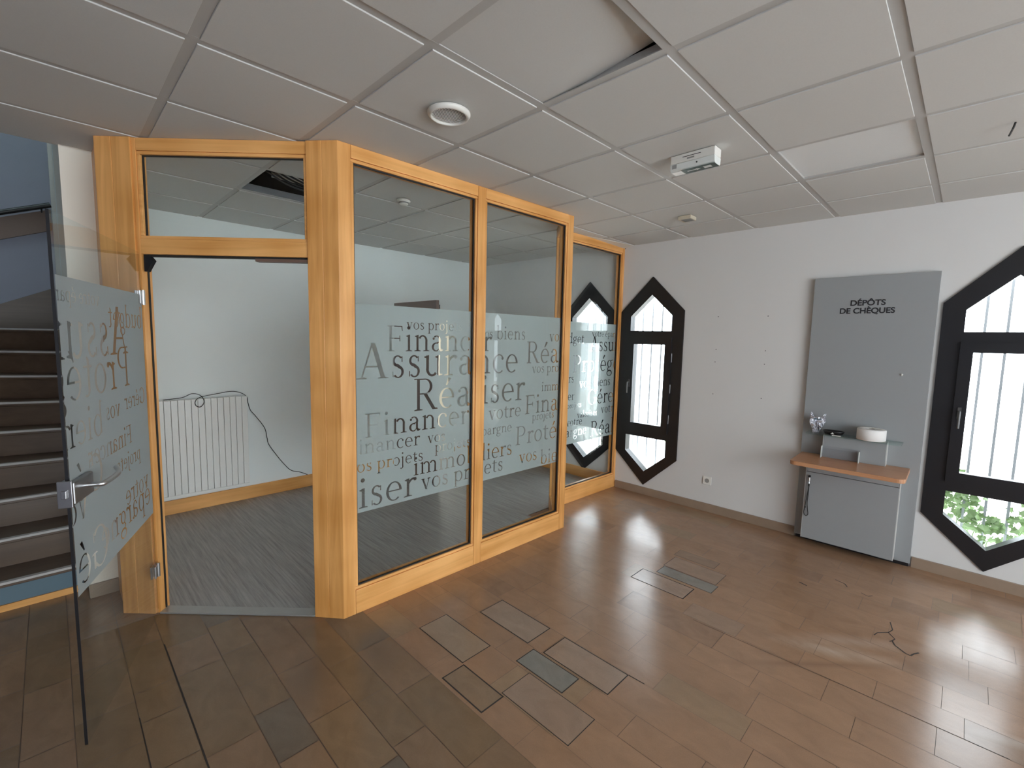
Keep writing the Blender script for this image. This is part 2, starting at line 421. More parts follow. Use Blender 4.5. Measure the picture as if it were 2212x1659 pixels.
def glyphs():
    G = {}
    G[' '] = (0.22, [])
    G['i'] = (0.25, [_stem(.125, 0, XH), _foot(.125), _flag(.125, XH + .01), _dot(.118, .615, .047)])
    G['l'] = (0.25, [_stem(.125, 0, ASC), _foot(.125), _flag(.125, ASC + .01)])
    G['j'] = (0.25, [_stem(.13, -.1, XH), _flag(.13, XH + .01), _arc(.03, -.1, .138, .135, 0, -80, ST, .03), _dot(.02, -.2, .03), _dot(.122, .615, .047)])
    G['o'] = (0.48, [_arc(.24, .215, .205, .225, 0, 180), _arc(.24, .215, .205, .225, 180, 360)])
    G['c'] = (0.41, [_arc(.235, .215, .2, .225, 50, 180), _arc(.235, .215, .2, .225, 180, 310), _dot(.345, .345, .038)])
    e = [_arc(.235, .215, .198, .225, 0, 180, .062), _arc(.235, .215, .2, .225, 180, 312), _rect(.07, .215, .432, .243)]
    G['e'] = (0.46, e)
    G['é'] = (0.46, e + [[(.20, .50), (.235, .49), (.35, .64), (.27, .66)]])
    G['è'] = (0.46, e + [[(.27, .50), (.235, .49), (.12, .64), (.20, .66)]])
    G['a'] = (0.44, [_rect(.27, .06, .27 + ST, .30), _arc(.2, .28, .147, .155, -5, 130, ST, .03), _dot(.1, .345, .035),
                     _arc(.185, .115, .145, .125, 60, 300, .07, .03), [(.18, .21), (.19, .24), (.28, .27), (.28, .235)],
                     [(.27, .08), (.346, .08), (.37, .045), (.42, .05), (.42, .025), (.36, -.01), (.31, 0)], [(.19, .01), (.21, .0), (.28, .05), (.28, .08)]])
    bowl = lambda cx: [_arc(cx, .215, .2, .225, -150, 0), _arc(cx, .215, .2, .225, 0, 150)]
    G['b'] = (0.50, [_stem(.115, 0.03, ASC), _flag(.115, ASC + .01)] + bowl(.26))
    G['p'] = (0.51, [_stem(.115, DSC, XH), _foot(.115, DSC), _flag(.115, XH + .01)] + bowl(.265))
    lb = lambda cx: [_arc(cx, .215, .2, .225, 30, 180), _arc(cx, .215, .2, .225, 180, 330)]
    G['d'] = (0.51, [_stem(.385, 0, ASC), _flag(.385, ASC + .01), [(.385, 0), (.49, 0.015), (.49, .035), (.385, .05)]] + lb(.24))
    G['q'] = (0.51, [_stem(.385, DSC, XH), _foot(.385, DSC)] + lb(.24))
    G['n'] = (0.53, [_stem(.125, 0, XH), _foot(.125), _flag(.125, XH + .01), _stem(.405, 0, .28), _foot(.405), _arc(.29, .27, .153, .165, 0, 150, ST, .04)])
    G['m'] = (0.80, [_stem(.125, 0, XH), _foot(.125), _flag(.125, XH + .01), _stem(.4, 0, .28), _foot(.4), _arc(.29, .27, .148, .165, 0, 150, ST, .04),
                     _stem(.675, 0, .28), _foot(.675), _arc(.565, .27, .148, .165, 0, 150, ST, .04)])
    G['u'] = (0.52, [_stem(.125, .14, XH), _flag(.125, XH + .01), _stem(.4, .02, XH), _flag(.4, XH + .01), _arc(.24, .16, .153, .17, 180, 320, ST, .045), [(.4, 0), (.5, .015), (.5, .035), (.4, .05)]])
    G['r'] = (0.36, [_stem(.125, 0, XH), _foot(.125, 0, .22), _flag(.125, XH + .01), _arc(.27, .27, .15, .165, 70, 160, .05, .05), _dot(.315, .395, .043)])
    G['s'] = (0.36, [_arc(.175, .325, .115, .115, 35, 180, .05, .026), _arc(.175, .325, .115, .115, 180, 262, .05, .06), _arc(.185, .115, .125, .125, -145, 0, .055, .026), _arc(.185, .115, .125, .125, 0, 95, .055, .055),
                     [(.13, .27), (.16, .21), (.22, .17), (.23, .24), (.17, .275)], _rect(.262, .31, .282, .42), _rect(.06, .01, .08, .12)])
    G['t'] = (0.33, [_stem(.14, .1, .5), [(.102, .5), (.178, .5), (.178, .56)], _rect(.03, XH - .03, .3, XH), _arc(.225, .11, .123, .12, 180, 300, ST, .03)])
    G['f'] = (0.31, [_stem(.13, 0, .56), _foot(.13, 0, .22), _rect(.03, XH - .03, .28, XH), _arc(.235, .56, .143, .155, 60, 180, ST, .03), _dot(.315, .665, .04)])
    G['g'] = (0.46, [_arc(.205, .285, .155, .155, 0, 180, .062), _arc(.205, .285, .155, .155, 180, 360, .062), _arc(.215, -.1, .19, .13, 0, 180, .05, .05), _arc(.215, -.1, .19, .13, 180, 360, .05),
                     [(.12, .15), (.17, .14), (.10, .07), (.16, .0), (.09, .01), (.05, .07)], [(.3, .38), (.33, .40), (.45, .42), (.45, .45), (.34, .44)]])
    G['v'] = (0.46, [_line(.085, XH - .01, .245, -.01, .08), _line(.365, XH - .01, .238, -.01, .028), _foot(.09, XH - .026, .17), _foot(.365, XH - .026, .14)])
    G['A'] = (0.68, [_line(.11, .01, .335, .68, .034), _line(.55, .01, .345, .68, .092), _rect(.19, .215, .47, .245), _foot(.11, 0, .21), _foot(.555, 0, .24)])
    G['R'] = (0.60, [_stem(.13, 0, CAP), _foot(.13), _rect(.03, CAP - .02, .3, CAP), _arc(.285, .495, .185, .165, -90, 90), _rect(.13, .33, .29, .356), _line(.29, .345, .51, .01, .088), _foot(.54, 0, .13), _rect(.13, CAP - .026, .29, CAP)])
    G['P'] = (0.56, [_stem(.13, 0, CAP), _foot(.13, 0, .22), _rect(.03, CAP - .02, .3, CAP), _arc(.29, .48, .205, .18, -90, 90), _rect(.13, CAP - .026, .3, CAP), _rect(.17, .30, .3, .324)])
    G['F'] = (0.53, [_stem(.13, 0, CAP), _foot(.13, 0, .22), _rect(.03, CAP - .028, .47, CAP), [(.47, CAP), (.44, CAP), (.462, CAP - .13), (.48, CAP - .13)], _rect(.13, .32, .40, .348), _rect(.385, .26, .405, .41)])
    G['G'] = (0.69, [_arc(.355, .33, .31, .345, 45, 180, .09, .028), _arc(.355, .33, .31, .345, 180, 318, .09, .028), _rect(.545, .03, .545 + ST, .28), _foot(.575, .265, .2), _rect(.565, .46, .588, .62)])
    return G
GLY = glyphs()
LSP = 0.012

def text_polys(pre, txt, x, z, width, post=''):
    """TXT spans WIDTH from X; PRE runs on before it and POST after it at the same size"""
    em_ = width / sum(GLY[c][0] + LSP for c in txt)
    out = []; cx = x - em_ * sum(GLY[c][0] + LSP for c in pre)
    txt = pre + txt + post
    for c in txt:
        adv, polys = GLY[c]
        for p in polys:
            out.append([(cx + px_ * em_, z + py_ * em_) for px_, py_ in p])
        cx += (adv + LSP) * em_
    return out

def film(name, x0, z0, x1, z1, words, y, parent):
    """frosted film with the words left clear"""
    V = [Vector((x0, z0)), Vector((x1, z0)), Vector((x1, z1)), Vector((x0, z1))]
    F = [[0, 1, 2, 3]]
    for wd in words:
        for p in text_polys(*wd):
            if max(q[0] for q in p) < x0 or min(q[0] for q in p) > x1: continue
            p = ccw(p); b = len(V); V += [Vector(q) for q in p]; F.append(list(range(b, b + len(p))))
    r = delaunay_2d_cdt(V, [], F, 0, 1e-6, True)
    keep = [f for f, o in zip(r[2], r[5]) if list(o) == [0]]
    used = sorted({i for f in keep for i in f}); mp = {k: i for i, k in enumerate(used)}
    mb = MB(); mb.add([(r[0][i].x, y, r[0][i].y) for i in used], [[mp[i] for i in f] for f in keep])
    return mb.build(name, MT['film'], parent)

# ================================================================== SETTING
# ---- frames of reference
WALL_RZ = math.atan2(-1.0, 0.016)          # local x runs along the window wall, local y goes outwards
WALL_O = Vector((4.697, 0.0, 0.0))
WD = Vector((math.cos(WALL_RZ), math.sin(WALL_RZ), 0)); WN = Vector((-WD.y, WD.x, 0))
def wpt(s, n, z=0.0): return WALL_O + WD * s + WN * n + Vector((0, 0, z))
P_RZ = math.atan2(-0.019, 1.0)
P_O = Vector((1.319, 0.424, 0.0))
PD = Vector((math.cos(P_RZ), math.sin(P_RZ), 0)); PN = Vector((-PD.y, PD.x, 0))
D_RZ = -PI / 4
D_O = Vector((0.556, 1.206, 0.0))

HEX = lambda c, hw=0.355, g=0.0: [(c - hw, 0.44 - g * .4), (c, 0.105 - g * 1.4), (c + hw, 0.44 - g * .4), (c + hw, 1.98 + g * .4), (c, 2.34 + g * 1.4), (c - hw, 1.98 + g * .4)]
WINS = {1: -0.368, 2: 2.238, 3: -1.158}
WT = 0.34
TOPZ = H + 0.42

# window wall with its pointed openings
mb = MB()
holed_slab(mb, [(-3.0, 0), (6.5, 0), (6.5, TOPZ), (-3.0, TOPZ)], [HEX(c, 0.345) for c in WINS.values()], 0.0, WT)
o = mb.build('wall_window_side', MT['wall'])
o.location = WALL_O; o.rotation_euler = (0, 0, WALL_RZ); tag(o, kind='structure')
# drill holes left in the wall
mb = MB()
for y_, z_ in ((-.316, 1.913), (-.746, 1.91), (-.314, 1.601), (-.745, 1.602), (-.313, 1.481), (-.745, 1.482), (-.311, 1.171), (-.74, 1.171)):
    s_ = -y_
    n = 10
    mb.add([(s_ + .0042 * math.cos(2 * PI * k / n), -.0012, z_ + .0042 * math.sin(2 * PI * k / n)) for k in range(n)], [tuple(range(n))])
dh = mb.build('drill_holes', MT['dark'], o)

# office back wall, wall beside the stair, hidden walls
def struct_box(name, mat, *b, kind='structure'):
    return tag(MB().box(*b).build(name, mat), kind=kind)
mb = MB()
holed_slab(mb, [(.278, 0), (4.80, 0), (4.80, TOPZ), (.278, TOPZ)], [[(3.23, .004), (4.10, .004), (4.10, 2.03), (3.23, 2.03)]], 2.975, 3.10)
tag(mb.build('wall_office_back', MT['wall_office']), kind='structure')
struct_box('wall_lobby_far', MT['wall_cream'], .45, 4.9, -.1, 5.4, 5.0, 2.6)
struct_box('ceiling_lobby_added', MT['tile'], .45, 3.101, 2.62, 4.80, 6.5, 2.70)  # unseen roof, added to dim the space beyond the office doorway
struct_box('wall_lobby_end_added', MT['wall_cream'], 4.92, 3.101, -.1, 5.02, 4.45, 2.6)  # unseen wall, added to block bright sky beyond the doorway
struct_box('floor_lobby', MT['concrete'], .45, 3.101, -.14, 4.80, 4.9, -.001)
struct_box('wall_stair_side', MT['wall_cream'], 0.278, 1.70, 0, 0.44, 2.974, TOPZ)
struct_box('wall_stair_far_side', MT['wall_cream'], 0.278, 3.101, 0, 0.44, 5.2, 5.0)
struct_box('wall_stair_above', MT['wall_cream'], 0.278, 1.70, TOPZ + .001, 0.44, 3.10, 5.0)
struct_box('wall_stair_back', MT['wall_blue'], -1.7, 5.2, 0, 0.44, 5.35, 5.0)
struct_box('wall_left', MT['wall_blue'], -1.75, -6.4, 0, -1.6, 5.2, 5.0)
struct_box('wall_stair_upper', MT['wall'], -1.6, 1.55, H + .03, 0.278, 1.67, 5.0)

# floor: narrow and wide rows of stone slabs running towards the far office wall
def build_floor():
    import itertools
    rnd = random.Random(11)
    xs = [0.37]
    seq = [0.157, 0.197]
    i = 0
    while xs[-1] < 4.8:
        xs.append(xs[-1] + seq[i % 2]); i += 1
    i = 1
    while xs[0] > -1.65:
        xs.insert(0, xs[0] - seq[i % 2]); i += 1
    # measured corrections: column edges at .37 .527 .724 .881 1.078 1.235 1.432 ...
    mb = MB(); tones = []
    base = Vector((0.345, 0.207, 0.126))
    special = {  # centre -> (x0,x1,y0,y1,tone,gap)
    }
    SP = [(1.59, 1.785, -0.34, 0.055, (0.339, 0.243, 0.168), 0.0048), (1.945, 2.137, -0.465, -0.065, (0.339, 0.243, 0.179), 0.0056),
          (1.80, 1.937, -0.82, -0.515, (0.240, 0.226, 0.196), 0.0056), (1.95, 2.137, -0.975, -0.57, (0.333, 0.232, 0.168), 0.0056),
          (1.45, 1.59, -0.645, -0.35, (0.275, 0.186, 0.118), 0.0072), (1.597, 1.79, -1.015, -0.62, (0.328, 0.226, 0.162), 0.0040),
          (3.0, 3.175, -0.86, -0.475, (0.339, 0.237, 0.174), 0.0064), (3.205, 3.33, -0.96, -0.565, (0.246, 0.226, 0.196), 0.0040),
          (3.335, 3.53, -0.94, -0.555, (0.322, 0.220, 0.157), 0.0032), (3.56, 3.68, -0.84, -0.53, (0.292, 0.192, 0.129), 0.0024)]
    def quad(x0, x1, y0, y1, z, tone, mi):
        mb.add([(x0, y0, z), (x1, y0, z), (x1, y1, z), (x0, y1, z)], [(0, 1, 2, 3)], mi); tones.append(tone)
    for k in range(len(xs) - 1):
        x0, x1 = xs[k], xs[k + 1]
        wide = (x1 - x0) > 0.17
        y = -6.35 - rnd.random() * .3
        while y < 2.0:
            L = (0.395 if wide else 0.31) * rnd.choice((1, 1, 1, 0.72, 1.28, 1.0, 1.5))
            y1 = y + L
            t = rnd.random()
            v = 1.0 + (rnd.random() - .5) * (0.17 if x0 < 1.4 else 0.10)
            col = Vector(base) * v
            if t < 0.07: col = Vector((0.325, 0.215, 0.132)) * v       # ochre slabs
            elif t < 0.13: col = Vector((0.305, 0.187, 0.118)) * v     # dark slabs
            elif t < 0.15: col = Vector((0.31, 0.205, 0.14)) * v      # greenish slabs
            if x0 < 1.4:                                             # darker, greener slabs; the dim left side is also put into their tone
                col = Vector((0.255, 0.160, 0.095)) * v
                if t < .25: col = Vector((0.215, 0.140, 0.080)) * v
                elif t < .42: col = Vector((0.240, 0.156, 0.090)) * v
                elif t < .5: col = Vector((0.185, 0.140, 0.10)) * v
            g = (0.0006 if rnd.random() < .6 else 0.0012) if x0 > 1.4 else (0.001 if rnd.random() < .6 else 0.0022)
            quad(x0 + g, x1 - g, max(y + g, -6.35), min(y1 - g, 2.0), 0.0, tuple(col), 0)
            y = y1
    for x0, x1, y0, y1, tone, gap in SP:
        quad(x0, x1, y0, y1, 0.0004, (0.03, 0.022, 0.016), 1)
        quad(x0 + gap, x1 - gap, y0 + gap, y1 - gap, 0.0008, tone, 0)
    # open cracks in the slabs
    def crack(pts, w_):
        for (a, b) in zip(pts[:-1], pts[1:]):
            d = (Vector(b) - Vector(a)); n = Vector((-d.y, d.x)).normalized() * w_ / 2
            A, B = Vector(a), Vector(b)
            mb.add([(*(A - n), .0009), (*(B - n), .0009), (*(B + n * .8), .0009), (*(A + n * .8), .0009)], [(0, 1, 2, 3)], 1); tones.append((.03, .022, .016))
    crack([(3.69, -1.84), (3.60, -1.86), (3.55, -1.845), (3.50, -1.88), (3.47, -1.87), (3.45, -1.86)], .006)
    crack([(3.47, -1.87), (3.43, -1.885), (3.385, -1.935), (3.38, -1.955), (3.41, -1.965), (3.445, -1.985)], .009)
    crack([(3.55, -1.845), (3.50, -1.80), (3.46, -1.79)], .006)
    crack([(4.05, -1.5), (4.03, -1.56), (3.99, -1.58)], .007)
    crack([(3.97, -1.66), (3.95, -1.70), (3.98, -1.72)], .006)
    crack([(3.82, -1.33), (3.80, -1.38)], .012)
    crack([(2.83, -1.0), (2.835, -1.35), (2.845, -1.75), (2.85, -2.3)], .003)
    crack([(0.53, 0.86), (0.53, 0.4), (0.528, -0.2)], .007)
    crack([(0.372, 0.35), (0.372, -0.1)], .004)
    crack([(2.137, -.975), (2.14, -1.06)], .006)
    me_mb = MB(); 
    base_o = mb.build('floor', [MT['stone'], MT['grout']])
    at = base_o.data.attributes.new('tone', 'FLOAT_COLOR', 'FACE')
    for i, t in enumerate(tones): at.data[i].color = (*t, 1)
    tag(base_o, kind='structure')
    # bedding under the slabs
    bd = MB().box(-1.6, -6.35, -0.12, 4.95, 5.2, -0.0012).build('bedding', MT['joint'], base_o)
    return base_o
build_floor()

# office floor
A = [D_O + Vector((.7071, .7071, 0)) * .045 + Vector((.7071, -.7071, 0)) * s for s in (-.2, .915)]
poly = [(A[0].x, A[0].y), (A[1].x, A[1].y)]
for s_, n_ in ((0.05, 0.04), (1.96, 0.04), (1.96, 0.40), (3.36, 0.40)):
    q = P_O + PD * s_ + PN * n_; poly.append((q.x, q.y))
poly += [(4.66, 2.972), (0.442, 2.972), (0.442, 1.46)]
mb = MB(); mb.prism(poly, 0.0012, 0.006)
tag(mb.build('floor_office', MT['vinyl']), kind='structure')

# ---- ceiling : lay-in tiles on a visible steel grid
HOLE = (2, 2)       # cell ix, iy   x 1.2..1.8, y 1.2..1.8
LIFT = (2, -2)      # x 1.2..1.8, y -1.2..-0.6
LAMP = (5, -3)      # x 3.0..3.6, y -1.8..-1.2
def ceiling():
    mb = MB(); gr = MB()
    zb = H - 0.0048
    def clip(x0, x1, y0, y1):
        x1 = min(x1, 4.74); y0 = max(y0, -6.35)
        if x0 < .2: y1 = min(y1, 1.668)
        else: y1 = min(y1, 2.973)
        x0 = max(x0, -1.598)
        return x0, x1, y0, y1
    for ix in range(-3, 8):
        for iy in range(-11, 5):
            if (ix, iy) in (HOLE, LIFT, LAMP): continue
            x0, x1, y0, y1 = ix * .6 + .019, ix * .6 + .581, iy * .6 + .019, iy * .6 + .581
            x0, x1, y0, y1 = clip(x0, x1, y0, y1)
            if ix == 0 and y1 > 1.67:
                # this cell straddles the stair opening
                if y0 < 1.668: mb.box(x0, y0, zb, 0.45, 1.668, H + .012)
                if y0 > 1.6: mb.box(0.45, y0, zb, x1, y1, H + .012)
                else: mb.box(0.45, y0, zb, x1, y1, H + .012)
                continue
            if x1 - x0 < .02 or y1 - y0 < .02: continue
            e = .0012
            b = len(mb.v)
            v = [(x0 + e, y0 + e, zb), (x1 - e, y0 + e, zb), (x1 - e, y1 - e, zb), (x0 + e, y1 - e, zb),
                 (x0, y0, zb + e), (x1, y0, zb + e), (x1, y1, zb + e), (x0, y1, zb + e),
                 (x0, y0, H + .012), (x1, y0, H + .012), (x1, y1, H + .012), (x0, y1, H + .012)]
            mb.add(v, [(0, 3, 2, 1), (8, 9, 10, 11)] + [(i, (i + 1) % 4, 4 + (i + 1) % 4, 4 + i) for i in range(4)] + [(4 + i, 4 + (i + 1) % 4, 8 + (i + 1) % 4, 8 + i) for i in range(4)])
    ce = mb.build('ceiling', MT['tile']); tag(ce, kind='structure')
    hw = .0185
    for iy in range(-10, 5):
        y = iy * .6
        x0 = -1.598 if y < 1.66 else .45
        gr.box(x0, y - hw, H, 4.74, y + hw, H + .004); gr.box(x0, y - .0015, H + .004, 4.74, y + .0015, H + .04)
    for ix in range(-2, 8):
        x = ix * .6
        y1 = 1.668 if x < .3 else 2.973
        gr.box(x - hw, -6.35, H + .0005, x + hw, y1, H + .0045); gr.box(x - .0015, -6.35, H + .0045, x + .0015, y1, H + .04)
    gr.build('ceiling_grid', MT['grid'], ce)
    pl_ = MB(); pl_.box(-1.6, -6.35, TOPZ - .03, 4.74, 1.55, TOPZ); pl_.box(.44, 1.55, TOPZ - .03, 4.74, 2.975, TOPZ)
    pl_.build('ceiling_slab', MT['dark'], ce)
    # bulkhead closing the ceiling edge above the stair
    MB().box(-1.598, 1.6685, H - .0048, .277, 1.695, H + .03).build('ceiling_edge', MT['tile'], ce)
ceiling()
vv_, ff_ = holed([(-1.75, 1.55), (.44, 1.55), (.44, 5.35), (-1.75, 5.35)], [[(-1.4, 3.3), (-.1, 3.3), (-.1, 5.1), (-1.4, 5.1)]])
mb = MB(); mb.add([(x, y, 5.001) for x, y in vv_], ff_); mb.add([(x, y, 5.08) for x, y in vv_], ff_)
tag(mb.build('wall_stair_top', MT['wall']), kind='structure')
sl_ = empty('window_5', (-.75, 4.2, 5.04)); tag(sl_, kind='structure')  # skylight added out of view to light the stairwell
MB().box(-.649, -.899, 0, .649, .899, .008).build('added_skylight_pane', MT['film'], sl_)

# back wall of the hall, behind the viewer
mb = MB()
holed_slab(mb, [(-1.75, 0), (5.2, 0), (5.2, TOPZ), (-1.75, TOPZ)], [[(-1.5, .15), (3.2, .15), (3.2, 2.62), (-1.5, 2.62)]], -6.5, -6.36)  # unseen opening, sized for the daylight it brings in
tag(mb.build('wall_back', MT['wall']), kind='structure')

# ---- skirtings
def wall_obj(mb, name, mat, bevel=0.0):
    o = mb.build(name, mat, None, bevel); o.location = WALL_O; o.rotation_euler = (0, 0, WALL_RZ); return o
tag(wall_obj(MB().box(-.71, -.018, 0, 1.085, 0, .08), 'baseboard_window_side', MT['skirt'], .002), kind='structure')
tag(wall_obj(MB().box(1.86, -.018, 0, 6.45, 0, .08), 'baseboard_window_side_far', MT['skirt'], .002), kind='structure')
tag(wall_obj(MB().box(-2.95, -.016, .007, -.80, 0, .13), 'baseboard_office_window', MT['wood_h'], .002), kind='structure')
tag(MB().box(.442, 2.957, .007, 3.15, 2.974, .135).box(4.12, 2.957, .007, 4.66, 2.974, .135).build('baseboard_office_back', MT['wood_h'], None, .002), kind='structure')
tag(MB().box(.2785, 1.682, 0, .416, 1.6995, .085).build('baseboard_stair', MT['skirt'], None, .002), kind='structure')

# ---- windows
def pent(c, hw, z0, zs, za): return [(c - hw, z0), (c + hw, z0), (c + hw, zs), (c, za), (c - hw, zs)]
def window(n, c):
    root = empty('window_%d' % n, wpt(c, 0, 0), WALL_RZ); tag(root, kind='structure')
    up = pent(0, .235, 1.775, 1.93, 2.152)
    low = [(-.235, .632), (-.235, .455), (0, .256), (.235, .455), (.235, .632)]
    mid = [(-.195, .77), (.195, .77), (.195, 1.64), (-.195, 1.64)]
    mb = MB(); holed_slab(mb, HEX(0, .357), [up, low[::-1], mid], -.014, .075)
    fr = mb.build('window_frame', MT['black'], root, .003)
    mb = MB(); holed_slab(mb, [(-.245, .70), (.245, .70), (.245, 1.705), (-.245, 1.705)], [[(-.177, .778), (.177, .778), (.177, 1.632), (-.177, 1.632)]], -.034, -.014)
    sash = mb.build('sash', MT['black'], root, .004)
    mb = MB()
    for lp in (up, [(-.195, .77), (.195, .77), (.195, 1.64), (-.195, 1.64)], low):
        cx = sum(p[0] for p in lp) / len(lp); cz = sum(p[1] for p in lp) / len(lp)
        mb = MB(); mb.prism_xz([(x, z) for x, z in lp], .030, .038)
        mb.build('window_pane', MT['glass_win'], root)
    h = MB(); h.box(-.222, -.042, 1.165, -.202, -.034, 1.245); h.tube(smooth_path([(-.212, -.042, 1.215), (-.212, -.075, 1.215), (-.212, -.08, 1.19), (-.212, -.078, 1.10)]), .0075, 8)
    h.build('window_handle', MT['dark_handle'], root)
    for z in (1.50, 1.18, .86):
        g = MB(); g.tube([(.250, -.019, z - .045), (.250, -.019, z + .045)], .0035, 8)
        g.build('window_hinge', MT['steel'], root)
    return root
for n, c in WINS.items(): window(n, c)

# outside: bars, ivy, ground
mb = MB(); mb.box(-8, WT + .02, -.25, 12, 9, -.15)
o = wall_obj(mb, 'ground_outside', MT['concrete']); tag(o, kind='structure')
def grille(c, name_label):
    r = empty('window_grille', wpt(c, WT + .16, 0), WALL_RZ)
    tag(r, name_label, 'window bars', 'steel bars outside the pointed windows')
    for k in (-.36, -.24, -.12, .0, .12, .24, .36):
        MB().box(k - .008, -.006, -.149, k + .008, .006, 2.5).build('bar', MT['bar'], r)
    MB().box(-.375, -.0105, 1.74, .375, -.006, 1.76).build('cross_bar', MT['bar'], r)
    MB().box(-.375, -.0105, .52, .375, -.006, .54).build('cross_bar', MT['bar'], r)
    return r
grille(WINS[1], 'grey upright steel bars outside the pointed window nearest the glass partition')
grille(WINS[2], 'grey upright steel bars outside the large pointed window beside the cheque deposit board')
grille(WINS[3], 'grey upright steel bars outside the office window seen through the glass')

def ivy(c, pts, n, label, seed):
    rnd = random.Random(seed)
    mb = MB()
    leaf = [(0, 0), (.28, .12), (.5, .05), (.42, .38), (.62, .55), (.3, .62), (0, 1.0), (-.3, .62), (-.62, .55), (-.42, .38), (-.5, .05), (-.28, .12)]
    for i in range(n):
        s, y, z, sp = rnd.choice(pts)
        p = Vector((s + rnd.gauss(0, sp), y + rnd.gauss(0, .05), z + rnd.gauss(0, sp * .8)))
        p.y = max(p.y, .44)
        sz = rnd.uniform(.035, .065)
        R_ = Matrix.Rotation(rnd.uniform(0, 2 * PI), 3, 'Y') @ Matrix.Rotation(rnd.uniform(-.9, .9), 3, 'X') @ Matrix.Rotation(rnd.uniform(-.7, .7), 3, 'Z')
        b = [p + R_ @ Vector((x * sz, abs(x) * sz * .25, z_ * sz)) for x, z_ in leaf]
        mid = p + R_ @ Vector((0, 0, .45 * sz))
        mb.add(b + [mid], [(k, (k + 1) % 12, 12) for k in range(12)])
    for s, y, z, sp in pts:
        mb.tube(smooth_path([(s + .05, y + .03, -.15), (s - .03, y + .05, z * .5), (s, y + .03, z)]), .004, 5)
    o = wall_obj(mb, 'ivy', MT['ivy'])
    tag(o, label, 'ivy', None, 'stuff')
ivy(WINS[2], [(2.0, .48, .62, .05), (2.02, .5, .48, .07), (2.12, .5, .40, .08), (2.22, .5, .30, .07), (2.30, .5, .22, .09), (2.46, .5, .36, .07), (2.6, .5, .5, .09), (2.12, .5, .56, .05)], 330, 'leafy green ivy growing outside the large pointed window beside the deposit board', 3)
ivy(WINS[1], [(-.24, .48, .50, .045), (-.20, .5, .60, .05), (-.26, .48, .38, .05), (-.18, .5, .78, .04)], 90, 'small dark ivy clump outside the pointed window nearest the partition', 5)

# ================================================================== THINGS

# ---- glazed partition, two big panes
TOPP = H - .0062
part = empty('glass_partition', P_O, P_RZ)
tag(part, 'maple framed glass partition with two tall panes lettered on frosted bands', 'glass partition')
W2L = lambda x, y: ((Vector((x, y, 0)) - P_O).dot(PD), (Vector((x, y, 0)) - P_O).dot(PN))
cp = [W2L(1.319, .424), (.074, 0), (.074, .075), (-.02, .075), W2L(1.262, .625), W2L(1.205, .560)]
midp = [(cp[5][0] + cp[0][0]) / 2, (cp[5][1] + cp[0][1]) / 2]
g_ = .0012
MB().prism([cp[0], (.073, 0), (.073, .075), (-.02, .075), midp], 0, TOPP).build('corner_post', MT['wood_v'], part, .002)
mid2 = (midp[0] - .0012, midp[1] + .0012)
MB().prism([mid2, (-.022, .076), cp[4], cp[5]], 0, TOPP).build('corner_post', MT['wood_v'], part, .002)
MB().box(.9745, 0, 0, 1.0435, .075, TOPP).build('mullion', MT['wood_v'], part, .0025)
MB().box(1.939, 0, 0, 2.010, .075, TOPP).build('end_post', MT['wood_v'], part, .0025)
def pane_set(root, x0, x1, y0, words, fx0=None, fx1=None, seal_right=True):
    """rails, beads, glass and lettered film between two uprights"""
    MB().box(x0, y0, 0.0, x1, y0 + .075, .148).build('bottom_rail', MT['wood_h'], root, .0025)
    MB().box(x0, y0, 2.618, x1, y0 + .075, TOPP).build('top_rail', MT['wood_h'], root, .0025)
    b = .017; yb = y0 + .006
    mb = MB()
    mb.box(x0, yb, .149, x1, y0 + .026, .149 + b); mb.box(x0, yb, 2.617 - b, x1, y0 + .026, 2.617)
    mb.build('glazing_bead', MT['wood_h'], root, .003)
    mb = MB(); mb.box(x0 + .0006, yb, .1665, x0 + b, y0 + .026, 2.5995); mb.box(x1 - b, yb, .1665, x1 - .0006, y0 + .026, 2.5995)
    mb.build('glazing_bead', MT['wood_v'], root, .003)
    s = .007
    mb = MB(); mb.box(x0 + b, y0 + .018, .166, x1 - b, y0 + .0275, .166 + s); mb.box(x0 + b, y0 + .018, 2.6 - s, x1 - b, y0 + .0275, 2.6)
    mb.box(x0 + b, y0 + .018, .166, x0 + b + s, y0 + .0275, 2.6); mb.box(x1 - b - s, y0 + .018, .166, x1 - b, y0 + .0275, 2.6)
    mb.build('glazing_seal', MT['black_rubber'], root)
    g = MB().box(x0 + .003, y0 + .029, .15, x1 - .003, y0 + .037, 2.617).build('glass_pane', MT['glass'], root)
    mb = MB()
    mb.box(x0 + .0006, y0 + .045, .149, x1 - .0006, y0 + .07, .149 + b); mb.box(x0 + .0006, y0 + .045, 2.617 - b, x1 - .0006, y0 + .07, 2.617)
    mb.box(x0 + .0006, y0 + .045, .1665, x0 + b, y0 + .07, 2.5995); mb.box(x1 - b, y0 + .045, .1665, x1 - .0006, y0 + .07, 2.5995)
    mb.build('inner_bead', MT['wood_v'], root, .003)
    film('frosted_film', x0 + .006, .602, x1 - .006, 1.843, words, y0 + .0405, g)
